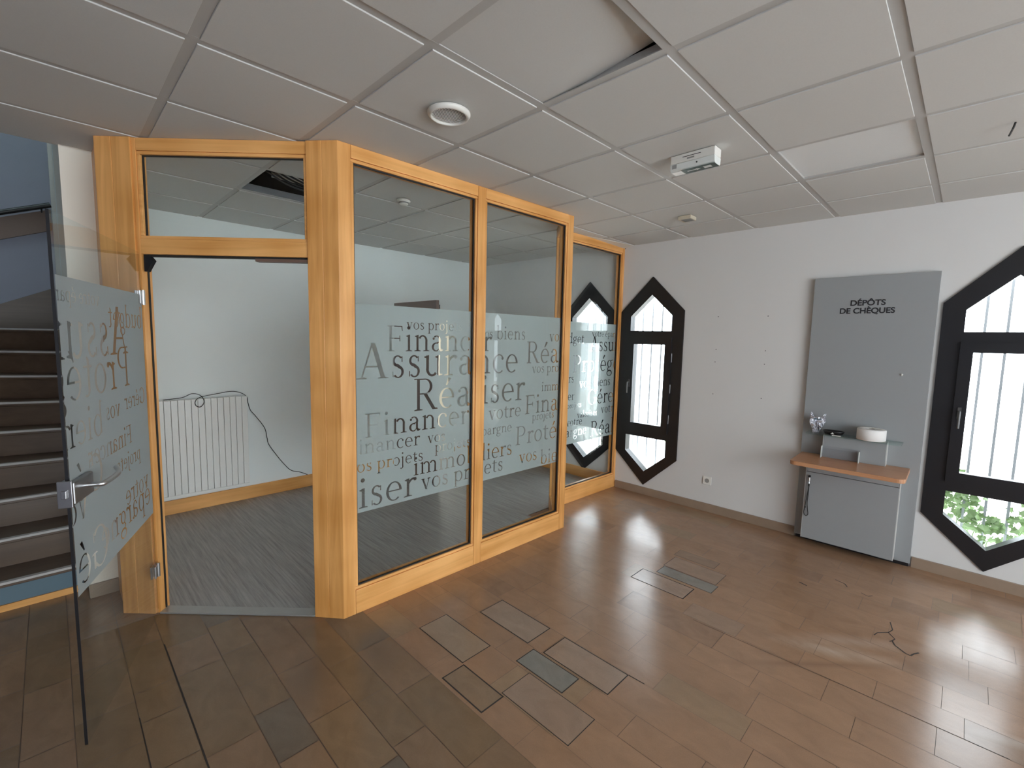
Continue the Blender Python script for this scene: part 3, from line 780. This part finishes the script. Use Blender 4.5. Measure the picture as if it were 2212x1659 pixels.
T12 = [('', "vos projets", .442, 1.705, .44), ("F", "inancer", .43, 1.567, .728), ("As", "surance", .442, 1.404, .995), ('', "Réaliser", .489, 1.182, 1.03), ("Fin", "ancer", .452, 1.052, .498),
       ("Financ", "er", .426, .956, .118), ('', "vos", .60, .957, .147), ("v", "os projets", .105, .848, .465), ('', "projets", .658, .887, .31), ('', "immobiliers", .49, .757, .90), ("Réal", "iser", .111, .626, .41), ('', "vos projets", .551, .648, .745),
       ('', "vos", 1.04, 1.665, .125), ('', "biens", 1.198, 1.655, .31), ('', "Réa", 1.519, 1.469, .40, "liser"), ('', "vos pro", 1.589, 1.39, .333, "jets"), ('', "imm", 1.708, 1.233, .222, "obiliers"), ('', "votre", 1.133, 1.055, .345),
       ('', "Fina", 1.517, 1.06, .412, "ncer"), ('', "projets", 1.604, 1.0, .275), ("é", "pargne", 1.065, .944, .312), ('', "Proté", 1.419, .821, .503, "ger"), ('', "vos", 1.465, .667, .215), ('', "bi", 1.716, .614, .14, "ens"), ('', "vo", 1.788, 1.647, .13, "tre")]
pane_set(part, .0745, .9735, 0, T12)
pane_set(part, 1.0445, 1.938, 0, T12)

# ---- set-back end of the partition
back = empty('glass_partition', P_O + PD * 1.939 + PN * .0755, P_RZ)
tag(back, 'set back maple framed glass pane with lettering meeting the window wall', 'glass partition')
# short angled return between the two fronts
Y3 = .288
RA = Vector((.030, .004)); RB = Vector((.345, .319))
rd_ = (RB - RA).normalized(); rn_ = Vector((-rd_.y, rd_.x))
def rbox(name, a, b, z0, z1, t0, t1, mat, bev=.002):
    q = [RA + rd_ * a + rn_ * t0, RA + rd_ * b + rn_ * t0, RA + rd_ * b + rn_ * t1, RA + rd_ * a + rn_ * t1]
    return MB().prism([(p.x, p.y) for p in q], z0, z1).build(name, mat, back, bev)
RL = (RB - RA).length
rbox('bottom_rail', .03, RL, 0, .15, -.022, .022, MT['wood_v'])
rbox('top_rail', .03, RL, 2.60, TOPP, -.022, .022, MT['wood_v'])
rbox('stile', .03, .085, .1505, 2.5995, -.022, .022, MT['wood_v'])
rbox('stile', RL - .07, RL, .1505, 2.5995, -.022, .022, MT['wood_v'])
rbox('glass_pane', .086, RL - .071, .151, 2.599, -.004, .004, MT['glass'], 0)
MB().box(.365, Y3 + .001, 0, .435, Y3 + .076, TOPP).build('end_post', MT['wood_v'], back, .002)
XE = 3.378 - 1.939
MB().box(XE - .0525, Y3 + .001, 0, XE - .006, Y3 + .076, TOPP).build('end_post', MT['wood_v'], back, .002)
T3 = [("votre bu", "dget", 2.484, 1.632, .262), ('', "votre épar", 2.875, 1.704, .42, "gne"), ('', "Assu", 2.842, 1.55, .45, "rer"), ('', "Protég", 2.569, 1.335, .715, "er"), ("immobilie", "rs", 2.505, 1.234, .098), ("vos ", "biens", 2.923, 1.172, .325), ("Financ", "er", 2.504, 1.055, .11),
      ('', "Gére", 2.832, .982, .49, "r"), ("", "pro", 2.497, .971, .117, "jets"), ('', "vot", 3.09, .87, .183, "re"), ('', "valoriser", 2.672, .858, .355), ('', "votre", 2.495, .787, .265), ("ép", "argne", 2.489, .676, .352), ('', "Réa", 2.906, .631, .38, "liser")]
pane_set(back, .436, XE - .053, Y3 + .001, [(t[0], t[1], t[2] - 1.939, *t[3:]) for t in T3])
# loose end of sealant at the top corner by the wall
MB().tube(smooth_path([(XE - .02, Y3 - .004, 2.675), (XE - .002, Y3 - .012, 2.64), (XE + .000, Y3 - .014, 2.585)]), .006, 6).build('sealant_strip', MT['stripe'], back)

# ---- door surround with transom light
ds = empty('door_surround', D_O, D_RZ)
tag(ds, 'maple door surround with a glass transom above the open doorway', 'door frame')
D2 = lambda x, y: ((Vector((x, y, 0)) - D_O).dot(Vector((.7071, -.7071, 0))), (Vector((x, y, 0)) - D_O).dot(Vector((.7071, .7071, 0))))
MB().box(-.212, 0, 0, -.1225, .095, TOPP).build('jamb_post', MT['wood_v'], ds, .0025)
MB().box(-.1215, .001, 0, -.0215, .095, TOPP).build('jamb_post', MT['wood_v'], ds, .0025)
MB().box(-.021, .012, 0, -.001, .085, TOPP).build('jamb_lining', MT['wood_v'], ds, .002)
sp = [D2(.417, 1.375), D2(.417, 1.6985), D2(.462, 1.6985), D2(.462, 1.42)]
MB().prism(sp, 0, TOPP).build('side_panel', MT['wood_v'], ds, .002)
MB().box(-.0005, .012, 2.622, .9135, .085, TOPP).build('head_rail', MT['wood_h'], ds, .0025)
MB().box(-.0005, .012, 2.078, .9135, .085, 2.160).build('transom_rail', MT['wood_h'], ds, .0025)
mb = MB(); b = .017
mb.box(0, .018, 2.1605, .913, .04, 2.1605 + b); mb.box(0, .018, 2.6215 - b, .913, .04, 2.6215); mb.box(0, .018, 2.178, b, .04, 2.604); mb.box(.913 - b, .018, 2.178, .913, .04, 2.604)
mb.build('glazing_bead', MT['wood_h'], ds, .002)
mb = MB(); s = .006
mb.box(b, .032, 2.604 - s, .913 - b, .042, 2.604); mb.box(b, .032, 2.178, b + s, .042, 2.604); mb.box(.913 - b - s, .032, 2.178, .913 - b, .042, 2.604)
mb.build('glazing_seal', MT['black_rubber'], ds)
MB().box(.004, .043, 2.162, .909, .051, 2.62).build('transom_glass', MT['glass'], ds)
mb = MB(); mb.box(.0, .03, 2.068, .913, .06, 2.0775); mb.box(0, .05, .012, .0045, .06, 2.068); mb.box(.909, .03, .012, .9135, .06, 2.068)
mb.build('door_seal', MT['black_rubber'], ds)
MB().box(.62, .02, 2.052, .91, .062, 2.0675).build('door_closer_track', MT['brown'], ds)
MB().prism_xz([(.008, 2.067), (.008, 1.985), (.022, 1.985), (.058, 2.045), (.04, 2.067)], .02, .045).build('pivot_bracket', MT['black'], ds)
mb = MB(); mb.box(-.0005, .002, 0, .9135, .075, .010)
mb.build('threshold_strip', MT['strip'], ds, .003)

# ---- glass door standing open
DR = math.radians(-111.5)
gd = empty('glass_door', (.548, 1.190, 0), DR)
tag(gd, 'frameless glass door with mirrored lettering standing open before the stairs', 'glass door')
pan = MB().box(.0, -.005, .012, .940, .005, 2.082).build('door_glass', MT['glass'], gd)
mb = MB(); mb.box(.9402, -.005, .012, .9412, .005, 2.082)
mb.build('dark_edge', MT['black'], pan)
TD = [('', "votre épargne", .56, 1.762, .52), ('', "budget", .02, 1.672, .46), ('', "Assurer", .25, 1.545, 1.05), ('', "Protéger", .25, 1.385, 1.05), ('', "vos", .40, 1.255, .17), ('', "biens", .60, 1.205, .46), ('', "Gérer", .04, 1.27, .30), ('', "Financer", .27, 1.095, .50), ('', "projets", .16, .985, .32),
      ('', "Gérer", .63, .985, .55), ('', "votre", .06, .80, .34), ('', "vos", .80, .91, .26), ('', "épargne", .04, .705, .66), ('', "Gérer", .62, .655, .62)]
film('frosted_film', .006, .625, .934, 1.855, TD, .0057, pan)
# lock case and lever handle
lk = MB().box(.79, .006, 1.000, .955, .026, 1.085).build('lock_case', MT['steel'], gd, .004)
MB().box(.79, -.026, 1.000, .955, -.006, 1.085).build('lock_case', MT['steel'], gd, .004)
MB().box(.955, -.022, .992, .966, .022, 1.094).build('lock_face', MT['steel'], gd, .002)
MB().box(.9661, -.008, 1.03, .976, .008, 1.06).build('latch_bolt', MT['steel'], gd, .002)
mb = MB(); mb.tube(smooth_path([(.85, .026, 1.045), (.85, .07, 1.045), (.83, .078, 1.046), (.74, .078, 1.044), (.68, .075, 1.05), (.645, .055, 1.06)]), .0105, 10)
mb.build('lever_handle', MT['alu'], gd)
for z in (1.84, .28):
    h = MB(); h.box(.0, .0055, z - .035, .045, .013, z + .035); h.box(.0, -.013, z - .035, .045, -.0055, z + .035); h.tube([(-.006, .012, z - .04), (-.006, .012, z + .04)], .009, 10)
    h.build('hinge', MT['alu'], gd, .001)

# ---- staircase
st = empty('staircase', (0, 1.85, 0))
tag(st, 'dark wooden staircase with pale nosings and a blue bottom riser', 'staircase')
RISE = .184
ST_Y = [(1.85, 0), (2.08, 0), (2.32, 0), (2.545, -7), (2.77, -11), (2.96, -18), (3.14, -26), (3.34, -36), (3.62, -48)]
XR, XL = .258, -1.25
for k, (y, a) in enumerate(ST_Y):
    sl = math.tan(math.radians(a))
    yl = min(y + (XL - .2) * sl, 5.0); yr = y + (XR - .2) * sl
    z0, z1 = k * RISE + .0005, (k + 1) * RISE - .0005
    if k == 0: z0 = .001
    poly = [(XL, yl - 1.85), (XR, yr - 1.85), (XR, 5.19 - 1.85), (XL, 5.19 - 1.85)]
    stp = MB().prism(poly, z0, z1 - .03).build('step', [MT['wood_dark'], MT['blue_riser']][1] if k == 0 else MT['wood_dark'], st)
    ov = .035
    poly2 = [(XL, yl - 1.85 - ov), (XR, yr - 1.85 - ov), (XR, 5.188 - 1.85), (XL, 5.188 - 1.85)]
    tr = MB().prism(poly2, z1 - .0295, z1).build('tread', MT['wood_dark'], stp, .004)
    d = Vector((XR - XL, yr - yl, 0)).normalized(); nn = Vector((d.y, -d.x, 0))
    A_, B_ = Vector((XL, yl - 1.85 - ov, 0)), Vector((XR - .015, yr - .015 * sl - 1.85 - ov, 0))
    q = [A_ + nn * .002, B_ + nn * .002, B_ - nn * .03, A_ - nn * .03]
    MB().prism([(p.x, p.y) for p in q], z1 - .012, z1 + .002).build('nosing', MT['nosing'], stp)
MB().box(XL, -.012, 0.0, XR, -.0005, .04).build('floor_trim', MT['wood_h'], st)
# stringer board on the far stair wall
mb = MB(); mb.prism_xz([(-.66, 1.66), (.25, 1.66), (.25, 2.107)], 5.155 - 1.85, 5.195 - 1.85)
mb.build('wall_stringer', MT['wood_dark'], st)
hr = empty('handrail', (0, 5.19, 0)); tag(hr, 'black sloping handrail with a dark board fixed to the blue stair wall', 'handrail')
mb = MB(); mb.tube([(-1.5, -.07, 2.26), (.27, -.07, 2.99)], .026, 10); mb.build('rail', MT['black'], hr)
mb = MB(); mb.prism_xz([(-1.5, 2.0), (.27, 2.73), (.27, 2.95), (-1.5, 2.22)], -.035, -.001); mb.build('wall_board', MT['brown'], hr)
for x in (-1.2, -.3, .2):
    z = 2.26 + (x + 1.5) * .4124
    MB().tube([(x, -.001, z - .06), (x, -.06, z - .05), (x, -.07, z - .02)], .008, 6).build('bracket', MT['black'], hr)

# ---- radiator on the far office wall
rd = empty('radiator', (1.155, 2.975, 0)); tag(rd, 'white ribbed panel radiator on the far office wall', 'radiator')
mb = MB(); x0, x1 = -.352, .352; nf = 14; wf = (x1 - x0) / nf
for k in range(nf):
    a = x0 + k * wf; mb.box(a + .0016, -.105, .20, a + wf - .0016, -.075, 1.055)
mb.build('fins', MT['white_enamel'], rd, .003)
MB().box(x0 + .01, -.0745, .215, x1 - .01, -.05, 1.045).build('back_panel', MT['white_enamel'], rd, .004)
MB().box(x0, -.10, .165, x1, -.04, .198).build('bottom_header', MT['white_enamel'], rd, .006)
for s in (-.25, .25): MB().box(s - .02, -.0495, .55, s + .02, -.001, .62).build('wall_bracket', MT['white_enamel'], rd)
MB().tube([(x0 - .02, -.07, .95), (x0 - .07, -.07, .93)], .009, 8).build('valve', MT['black_rubber'], rd)
cb = MB()
cb.tube(smooth_path([(.856, 2.886, 1.064), (.99, 2.89, 1.075), (1.066, 2.89, 1.105), (1.129, 2.885, 1.085), (1.150, 2.855, 1.03), (1.12, 2.85, .985), (1.085, 2.85, 1.0), (1.085, 2.86, 1.04), (1.13, 2.885, 1.07), (1.26, 2.90, 1.09), (1.378, 2.90, 1.105), (1.46, 2.91, 1.085),
    (1.52, 2.94, 1.04), (1.535, 2.962, .98), (1.556, 2.962, .90), (1.602, 2.962, .834), (1.679, 2.962, .707), (1.70, 2.962, .60), (1.715, 2.962, .53), (1.79, 2.962, .40), (1.86, 2.962, .295), (1.928, 2.962, .217), (2.02, 2.962, .18), (2.09, 2.950, .142)]), .0033, 6)
tag(cb.build('cable', MT['black_rubber']), 'thin black cable looped over the radiator and down the office wall', 'cable')

# brown office door standing open, its top seen over the frosted band
od = empty('office_door', (3.205, 2.968, 0), math.radians(-90.5)); tag(od, 'brown office door standing ajar, its top showing above the frosted band', 'door')
MB().box(.01, -.04, .012, .885, -.002, 2.06).build('door_leaf', MT['brown'], od, .002)
MB().box(.60, -.001, 1.97, .86, .03, 2.015).build('door_closer', MT['black'], od, .003)
mb = MB(); mb.tube([(.78, -.041, 1.04), (.78, -.09, 1.04), (.66, -.09, 1.04)], .009, 8); mb.build('lever_handle', MT['alu'], od)

# ---- cheque deposit board
db = empty('deposit_board', wpt(1.472, 0, 0), WALL_RZ)
tag(db, 'tall grey board lettered for cheque deposits beside the large window', 'deposit board')
MB().box(-.383, -.042, .032, .383, -.001, 2.206).build('board', MT['grey_lam'], db, .002)
MB().box(-.375, -.022, .001, .375, -.001, .031).build('gap_shade', MT['black'], db)  # black strip paints the shade in the gap under the board
MB().box(-.31, -.147, .055, .285, -.0425, .618).build('cabinet_door', MT['grey_lam'], db, .002)
MB().box(-.31, -.146, .6215, .285, -.0425, .7255).build('cabinet_top', MT['grey_lam'], db, .002)
for b_ in ((.2852, -.147, .055, .2885, -.0425, .7255), (-.3135, -.147, .055, -.3102, -.0425, .7255), (.1852, -.125, .7575, .1885, -.0425, .9395), (-.2185, -.125, .7575, -.2152, -.0425, .9395)):
    MB().box(*b_).build('edge_strip', MT['pale_edge'], db)
def rounded(x0, y0, x1, y1, r, n=6):
    # only the front corners are rounded
    out = [(x1, y1), (x0, y1)]
    for k in range(n + 1):
        a = PI + k / n * PI / 2; out.append((x0 + r + r * math.cos(a), y0 + r + r * math.sin(a)))
    for k in range(n + 1):
        a = 1.5 * PI + k / n * PI / 2; out.append((x1 - r + r * math.cos(a), y0 + r + r * math.sin(a)))
    return out
MB().prism(rounded(-.372, -.475, .328, -.043, .045), .7265, .757).build('writing_shelf', MT['beech'], db, .003)
MB().box(-.215, -.125, .7575, .185, -.0425, .940).build('riser_box', MT['grey_lam'], db, .002)
MB().prism(rounded(-.335, -.205, .275, -.0425, .03), .9405, .949).build('glass_shelf', MT['glass_green'], db)
mb = MB(); mb.tube([(.222, -.0425, 1.448), (.228, -.05, 1.458)], .006, 6); mb.build('clip', MT['white_plastic'], db)

def block_text(txt, x, z, height, bold, parent, name, wfac=1.0, width=None, depth=.0012):
    cu = bpy.data.curves.new(name, 'FONT'); cu.body = txt; cu.size = 1.0; cu.align_x = 'LEFT'; cu.offset = bold
    to = bpy.data.objects.new(name, cu); COL.objects.link(to)
    dg = bpy.context.evaluated_depsgraph_get(); dg.update()
    me = bpy.data.meshes.new_from_object(to.evaluated_get(dg))
    bpy.data.objects.remove(to); bpy.data.curves.remove(cu)
    xs = [v.co.x for v in me.vertices]; ys = [v.co.y for v in me.vertices]
    k = height / .73
    kx = width / (max(xs) - min(xs)) if width else k
    x_0 = min(xs)
    for v in me.vertices: v.co = (x + (v.co.x - x_0) * kx, -depth, z + v.co.y * k)
    me.materials.clear(); me.materials.append(MT['black_print'])
    for p in me.polygons: p.use_smooth = False
    return link(bpy.data.objects.new(name, me), parent)
for txt, x, z, wd in (("DÉPÔTS", 1.342 - 1.472, 1.978, .218), ("DE CHÈQUES", 1.277 - 1.472, 1.917, .342)):
    t = block_text(txt, x, z, .043, .028, db, 'lettering', width=wd)
    t.location = (0, -.0425, 0)

# clear plastic leaflet tray on the shelf
tr = empty('leaflet_tray', wpt(1.472 - .095, -.155, .757), WALL_RZ); tag(tr, 'clear plastic leaflet tray standing on the wooden writing shelf', 'tray')
MB().box(-.125, -.02, .0005, .125, -.017, .085).build('front_panel', MT['acrylic'], tr)
MB().box(-.125, .022, .0005, .125, .025, .095).build('back_panel', MT['acrylic'], tr)
MB().box(-.125, -.0165, .0005, -.121, .0215, .095).build('side_panel', MT['sign_white'], tr)
MB().box(.121, -.0165, .0005, .125, .0215, .085).build('side_panel', MT['sign_white'], tr)

# things on the glass shelf
rl = empty('paper_roll', wpt(1.56, -.137, .9492), WALL_RZ); tag(rl, 'large white paper roll lying on the glass shelf', 'paper roll')
MB().lathe([(.021, 0), (.085, 0), (.0905, .004), (.0905, .081), (.085, .086), (.021, .086)], n=48, close=True).build('paper', MT['paper'], rl)
MB().lathe([(.0175, .001), (.0208, .001), (.0208, .085), (.0175, .085)], n=32, close=True).build('core', MT['brown'], rl)
ds2 = empty('dish', wpt(1.32, -.13, .9492), WALL_RZ); tag(ds2, 'small black oval dish on the glass shelf beside the roll', 'dish')
mb = MB(); mb.lathe([(0.0, .001), (.045, .001), (.058, .008), (.066, .022), (.069, .026), (.064, .028), (.054, .012), (.0, .008)], n=36)
bo = mb.build('bowl', MT['black'], ds2); bo.scale = (1.08, .75, 1.15)
MB().prism_xz([(-.012, .012), (.014, .012), (.002, .026)], -.0545, -.0525).build('white_mark', MT['sign_white'], ds2)
MB().box(.0, -.058, .001, .058, -.054, .006).build('paper_edge', MT['paper'], ds2)
bgm = MB(); rnd = random.Random(4)
def crumple(mb, x0, x1, z0, z1, y, nx=9, nz=11, amp=.014, shape=None):
    vs_ = []; fs_ = []
    for j in range(nz + 1):
        for i in range(nx + 1):
            u, v = i / nx, j / nz
            l, r_ = shape(v)
            vs_.append((x0 + (x1 - x0) * (l + (r_ - l) * u), y + rnd.uniform(-amp, amp) + .006 * math.sin(u * 9 + v * 7), z0 + (z1 - z0) * v + (rnd.uniform(-.004, .004) if 0 < j < nz else 0)))
    for j in range(nz):
        for i in range(nx):
            a = j * (nx + 1) + i; fs_.append((a, a + 1, a + nx + 2, a + nx + 1))
    mb.add(vs_, fs_)
sh = lambda v: (.25 - .25 * min(1, v * 1.6), .62 + .38 * min(1, v * 1.4))
crumple(bgm, -.052, .052, .001, .125, -.012, shape=sh); crumple(bgm, -.052, .052, .001, .125, .014, shape=sh)
crumple(bgm, -.052, -.024, .125, .165, .0, 3, 4, .004, lambda v: (0, 1 - .9 * v)); crumple(bgm, .022, .052, .125, .160, .0, 3, 4, .004, lambda v: (.9 * v, 1))
bag = empty('plastic_bag', wpt(1.205, -.11, .9492), WALL_RZ); tag(bag, 'crumpled silvery plastic bag on the left end of the glass shelf', 'bag')
bgm.build('foil', MT['foil'], bag)
MB().box(-.022, -.03, .108, .026, -.026, .118).build('dark_band', MT['blue_riser'], bag)

# lanyard with key in the cabinet lock
ly = empty('key_lanyard', wpt(1.19, -.148, 0), WALL_RZ); tag(ly, 'black lanyard with a key hanging in the grey cabinet lock', 'lanyard')
mb = MB(); mb.tube([(0, -.002, .583), (0, -.02, .583)], .009, 12); mb.build('lock', MT['black'], ly)
mb = MB(); mb.tube([(0, -.016, .575), (.001, -.016, .545)], .006, 8); mb.tube([(.001, -.016, .54), (0, -.016, .525)], [.003, .006], 8); mb.build('key', MT['alu'], ly)
mb = MB(); mb.tube([(0, -.016, .522), (0, -.014, .50)], .006, 8)
mb.tube(smooth_path([(0, -.012, .50), (-.006, -.010, .42), (-.012, -.010, .36), (-.016, -.010, .31), (-.020, -.010, .27), (-.006, -.010, .247), (.010, -.010, .262), (.004, -.010, .31), (-.002, -.010, .36), (0, -.010, .42), (.001, -.012, .50)]), .003, 6)
mb.tube([(-.014, -.010, .325), (-.014, -.010, .313)], .0055, 8)
mb.build('cord', MT['black_rubber'], ly)

# wall socket
sk = empty('wall_socket', wpt(.311, 0, .309), WALL_RZ); tag(sk, 'white square wall socket above the skirting between window and board', 'socket')
MB().box(-.041, -.010, -.041, .041, -.001, .041).build('cover_plate', MT['white_plastic'], sk, .004)
mb = MB()
n = 24
ring = [(.022 * math.cos(2 * PI * k / n), .022 * math.sin(2 * PI * k / n)) for k in range(n)]
mb.prism_xz(ring, -.0106, -.0101); mb.build('recess', MT['stripe'], sk)

# ---- ceiling things
vt = empty('ceiling_vent', (1.532, -.266, H - .0075)); tag(vt, 'round white ceiling vent with a dark slatted grille', 'vent')
MB().lathe([(.078, -.001), (.090, -.001), (.098, -.006), (.098, -.012), (.090, -.024), (.082, -.026), (.078, -.022)], n=56, close=True).build('rim', MT['white_plastic'], vt)
mb = MB(); n = 40; mb.add([(.0785 * math.cos(2 * PI * k / n), .0785 * math.sin(2 * PI * k / n), -.003) for k in range(n)], [tuple(range(n))[::-1]]); mb.build('dark_duct', MT['dark'], vt)
mb = MB()
for k in range(-7, 8):
    t = k * .0104; hl = math.sqrt(max(0, .078 ** 2 - t * t)) - .001
    # slats lie along the x axis of the grid
    if hl > .01: mb.box(-hl, t - .0016, -.016, hl, t + .0016, -.0145)
mb.build('slats', MT['white_plastic'], vt)

el = empty('emergency_light', (2.687, -.772, H - .0072)); tag(el, 'white emergency exit light with a green arrow sign on the ceiling', 'emergency light')
# local x away from the viewer, y towards the window end (negative)
MB().box(0, -.245, -.045, .082, .0, -.0005).build('base', MT['white_plastic'], el, .004)
mb = MB()
prof = [(.0, -.0465), (.004, -.078), (.014, -.085), (.072, -.085), (.080, -.078), (.082, -.0465)]
n = len(prof)
vsx = [(x, 0, z) for x, z in prof] + [(x, -.245, z) for x, z in prof]
mb.add(vsx, [tuple(range(n))[::-1], tuple(range(n, 2 * n))] + [(i, (i + 1) % n, n + (i + 1) % n, n + i) for i in range(n)])
mb.build('cover', MT['sign_white'], el, .002)
sg = MB().box(.006, -.243, -.0862, .072, -.062, -.0851).build('sign_plate', MT['sign_green'], el)
mb = MB(); mb.box(.033, -.135, -.0868, .041, -.085, -.0863)
mb.prism([(.025, -.135), (.049, -.135), (.037, -.158)][::-1], -.0868, -.0863)
mb.build('arrow', MT['sign_white'], sg)
MB().box(.024, -.215, -.0868, .052, -.175, -.0863).build('pictogram', MT['sign_white'], sg)
MB().box(-.0008, -.038, -.070, -.0002, -.012, -.050).build('label_patch', MT['stripe'], el)
MB().box(-.0012, -.17, -.020, -.0003, -.07, -.017).build('vent_slot', MT['black'], el)
MB().box(-.0012, -.135, -.034, -.0003, -.095, -.026).build('label_patch', MT['stripe'], el)
MB().tube([(.0005, -.15, -.062), (-.0012, -.15, -.062)], .004, 10).build('indicator', MT['black'], el)
MB().box(.012, -.052, -.0866, .066, -.004, -.0852).build('lamp_window', MT['white_enamel'], el, .001)

def detector(loc, name, label, rz=0):
    r = empty(name, loc, rz); tag(r, label, 'ceiling sensor')
    MB().box(-.055, -.055, -.030, .055, .055, -.0005).build('housing', MT['beige_plastic'], r, .005)
    mb = MB()
    for k in range(4): mb.box(-.045 + k * .022, -.05, -.0335, -.036 + k * .022, .03, -.0305)
    mb.build('louvres', MT['stripe'], r)
    return r
detector((3.93, -.31, H - .0072), 'ceiling_sensor', 'small beige louvred unit on the ceiling beyond the emergency light')
r2 = empty('smoke_detector', (2.135, 1.085, H - .0072)); tag(r2, 'small round detector on the office ceiling behind the first pane', 'smoke detector')
MB().lathe([(0, -.035), (.028, -.035), (.034, -.03), (.036, -.018), (.05, -.014), (.052, -.001), (0, -.001)], n=32).build('body', MT['white_plastic'], r2)
MB().lathe([(.0365, -.029), (.0375, -.029), (.0375, -.019), (.0365, -.019)], n=32, close=True).build('dark_slot', MT['stripe'], r2)

hk = MB(); hk.tube(smooth_path([(3.335, -2.105, H - .008), (3.335, -2.10, H - .03), (3.345, -2.098, H - .034), (3.39, -2.09, H - .045)]), .004, 6)
tag(hk.build('ceiling_hook', MT['black']), 'small black wire hook hanging from the ceiling above the large window', 'hook')

# lifted ceiling tile
lt = MB(); x0, x1, y0, y1 = 1.2 + .006, 1.8 - .006, -1.2 + .006, -.6 - .006
zc = {(x0, y0): .005, (x1, y0): .040, (x1, y1): .003, (x0, y1): .002}
v = [(x, y, H + .005 + zc[(x, y)]) for x, y in ((x0, y0), (x1, y0), (x1, y1), (x0, y1))]
v += [(a, b, c + .015) for a, b, c in v]
nv = 10
def bil(u, w_): return .001 + .050 * u * u * (1 - w_) ** 1.6
mbt = MB(); vv = []; ff = []
for lay in (0, .015):
    for j in range(nv + 1):
        for i in range(nv + 1):
            u, w_ = i / nv, j / nv
            vv.append((x0 + (x1 - x0) * u, y0 + (y1 - y0) * w_, H + .006 + bil(u, w_) + lay))
S = (nv + 1) ** 2
for j in range(nv):
    for i in range(nv):
        a = j * (nv + 1) + i
        ff.append((a, a + nv + 1, a + nv + 2, a + 1)); ff.append((S + a, S + a + 1, S + a + nv + 2, S + a + nv + 1))
bd = [i for i in range(nv + 1)] + [(j + 1) * (nv + 1) + nv for j in range(nv)] + [nv * (nv + 1) + nv - 1 - i for i in range(nv)] + [(nv - 1 - j) * (nv + 1) for j in range(nv - 1)]
for k in range(len(bd)):
    a, b2 = bd[k], bd[(k + 1) % len(bd)]; ff.append((a, b2, S + b2, S + a))
mbt.add(vv, ff)
tag(mbt.build('ceiling_tile', MT['tile']), 'warped ceiling tile with one lifted corner leaving a black gap', 'ceiling tile')

# ceiling light with a pearly cover
lp = empty('light_panel', (3.3, -1.5, H + .006)); tag(lp, 'square ceiling light with a glossy pearly cover near the large window', 'ceiling light')
mb = MB(); a = .286
mb.box(-a, -a, 0, -a + .004, a, .05); mb.box(a - .004, -a, 0, a, a, .05); mb.box(-a, -a, 0, a, -a + .004, .05); mb.box(-a, a - .004, 0, a, a, .05)
mb.build('frame', MT['grid'], lp)
MB().box(-a + .0045, -a + .0045, .006, a - .0045, a - .0045, .010).build('diffuser', MT['diffuser'], lp)
MB().box(-a, -a, .0505, a, a, .053).build('housing', MT['white_enamel'], lp)

# sagging offcut of ceiling tile in the corner above the set-back pane
so = MB(); q = [(3.98, .735), (4.66, .60), (4.665, .745), (4.25, .76)]
so.add([(x, y, z) for (x, y), z in zip(q, (H - .006, H - .012, H - .030, H - .028))] + [(x, y, z + .004) for (x, y), z in zip(q, (H - .006, H - .012, H - .030, H - .028))],
       [(0, 3, 2, 1), (4, 5, 6, 7), (0, 1, 5, 4), (1, 2, 6, 5), (2, 3, 7, 6), (3, 0, 4, 7)])
tag(so.build('ceiling_offcut', MT['white_plastic']), 'pale sagging strip of ceiling tile in the corner above the set back pane', 'ceiling tile')

# cables and sheet metal in the open ceiling cell of the office
cl = MB()
for k in range(6):
    y = 1.40 + k * .030
    cl.tube(smooth_path([(.9, y - .15 + .03 * k, H + .26), (1.25, y - .04, H + .17 - .012 * k), (1.5, y + .05, H + .10 - .010 * k), (1.78, y + .08, H + .055), (2.1, y + .02, H + .14)]), .0065, 6)
tag(cl.build('cable_bundle', MT['cable_dark']), 'bundle of black cables sagging in the open office ceiling cell', 'cables')
sm = MB(); sm.prism([(1.50, 1.60), (2.05, 1.60), (2.05, 1.755), (1.42, 1.755)], H + .125, H + .165)
tag(sm.build('cable_tray', MT['white_plastic']), 'pale tray above the open office ceiling cell', 'cable tray')
pf = MB(); pf.box(1.215, 1.765, H + .005, 1.785, 1.787, H + .045)
tag(pf.build('ceiling_channel', MT['sheet']), 'grey metal channel along the edge of the open office ceiling cell', 'ceiling channel')
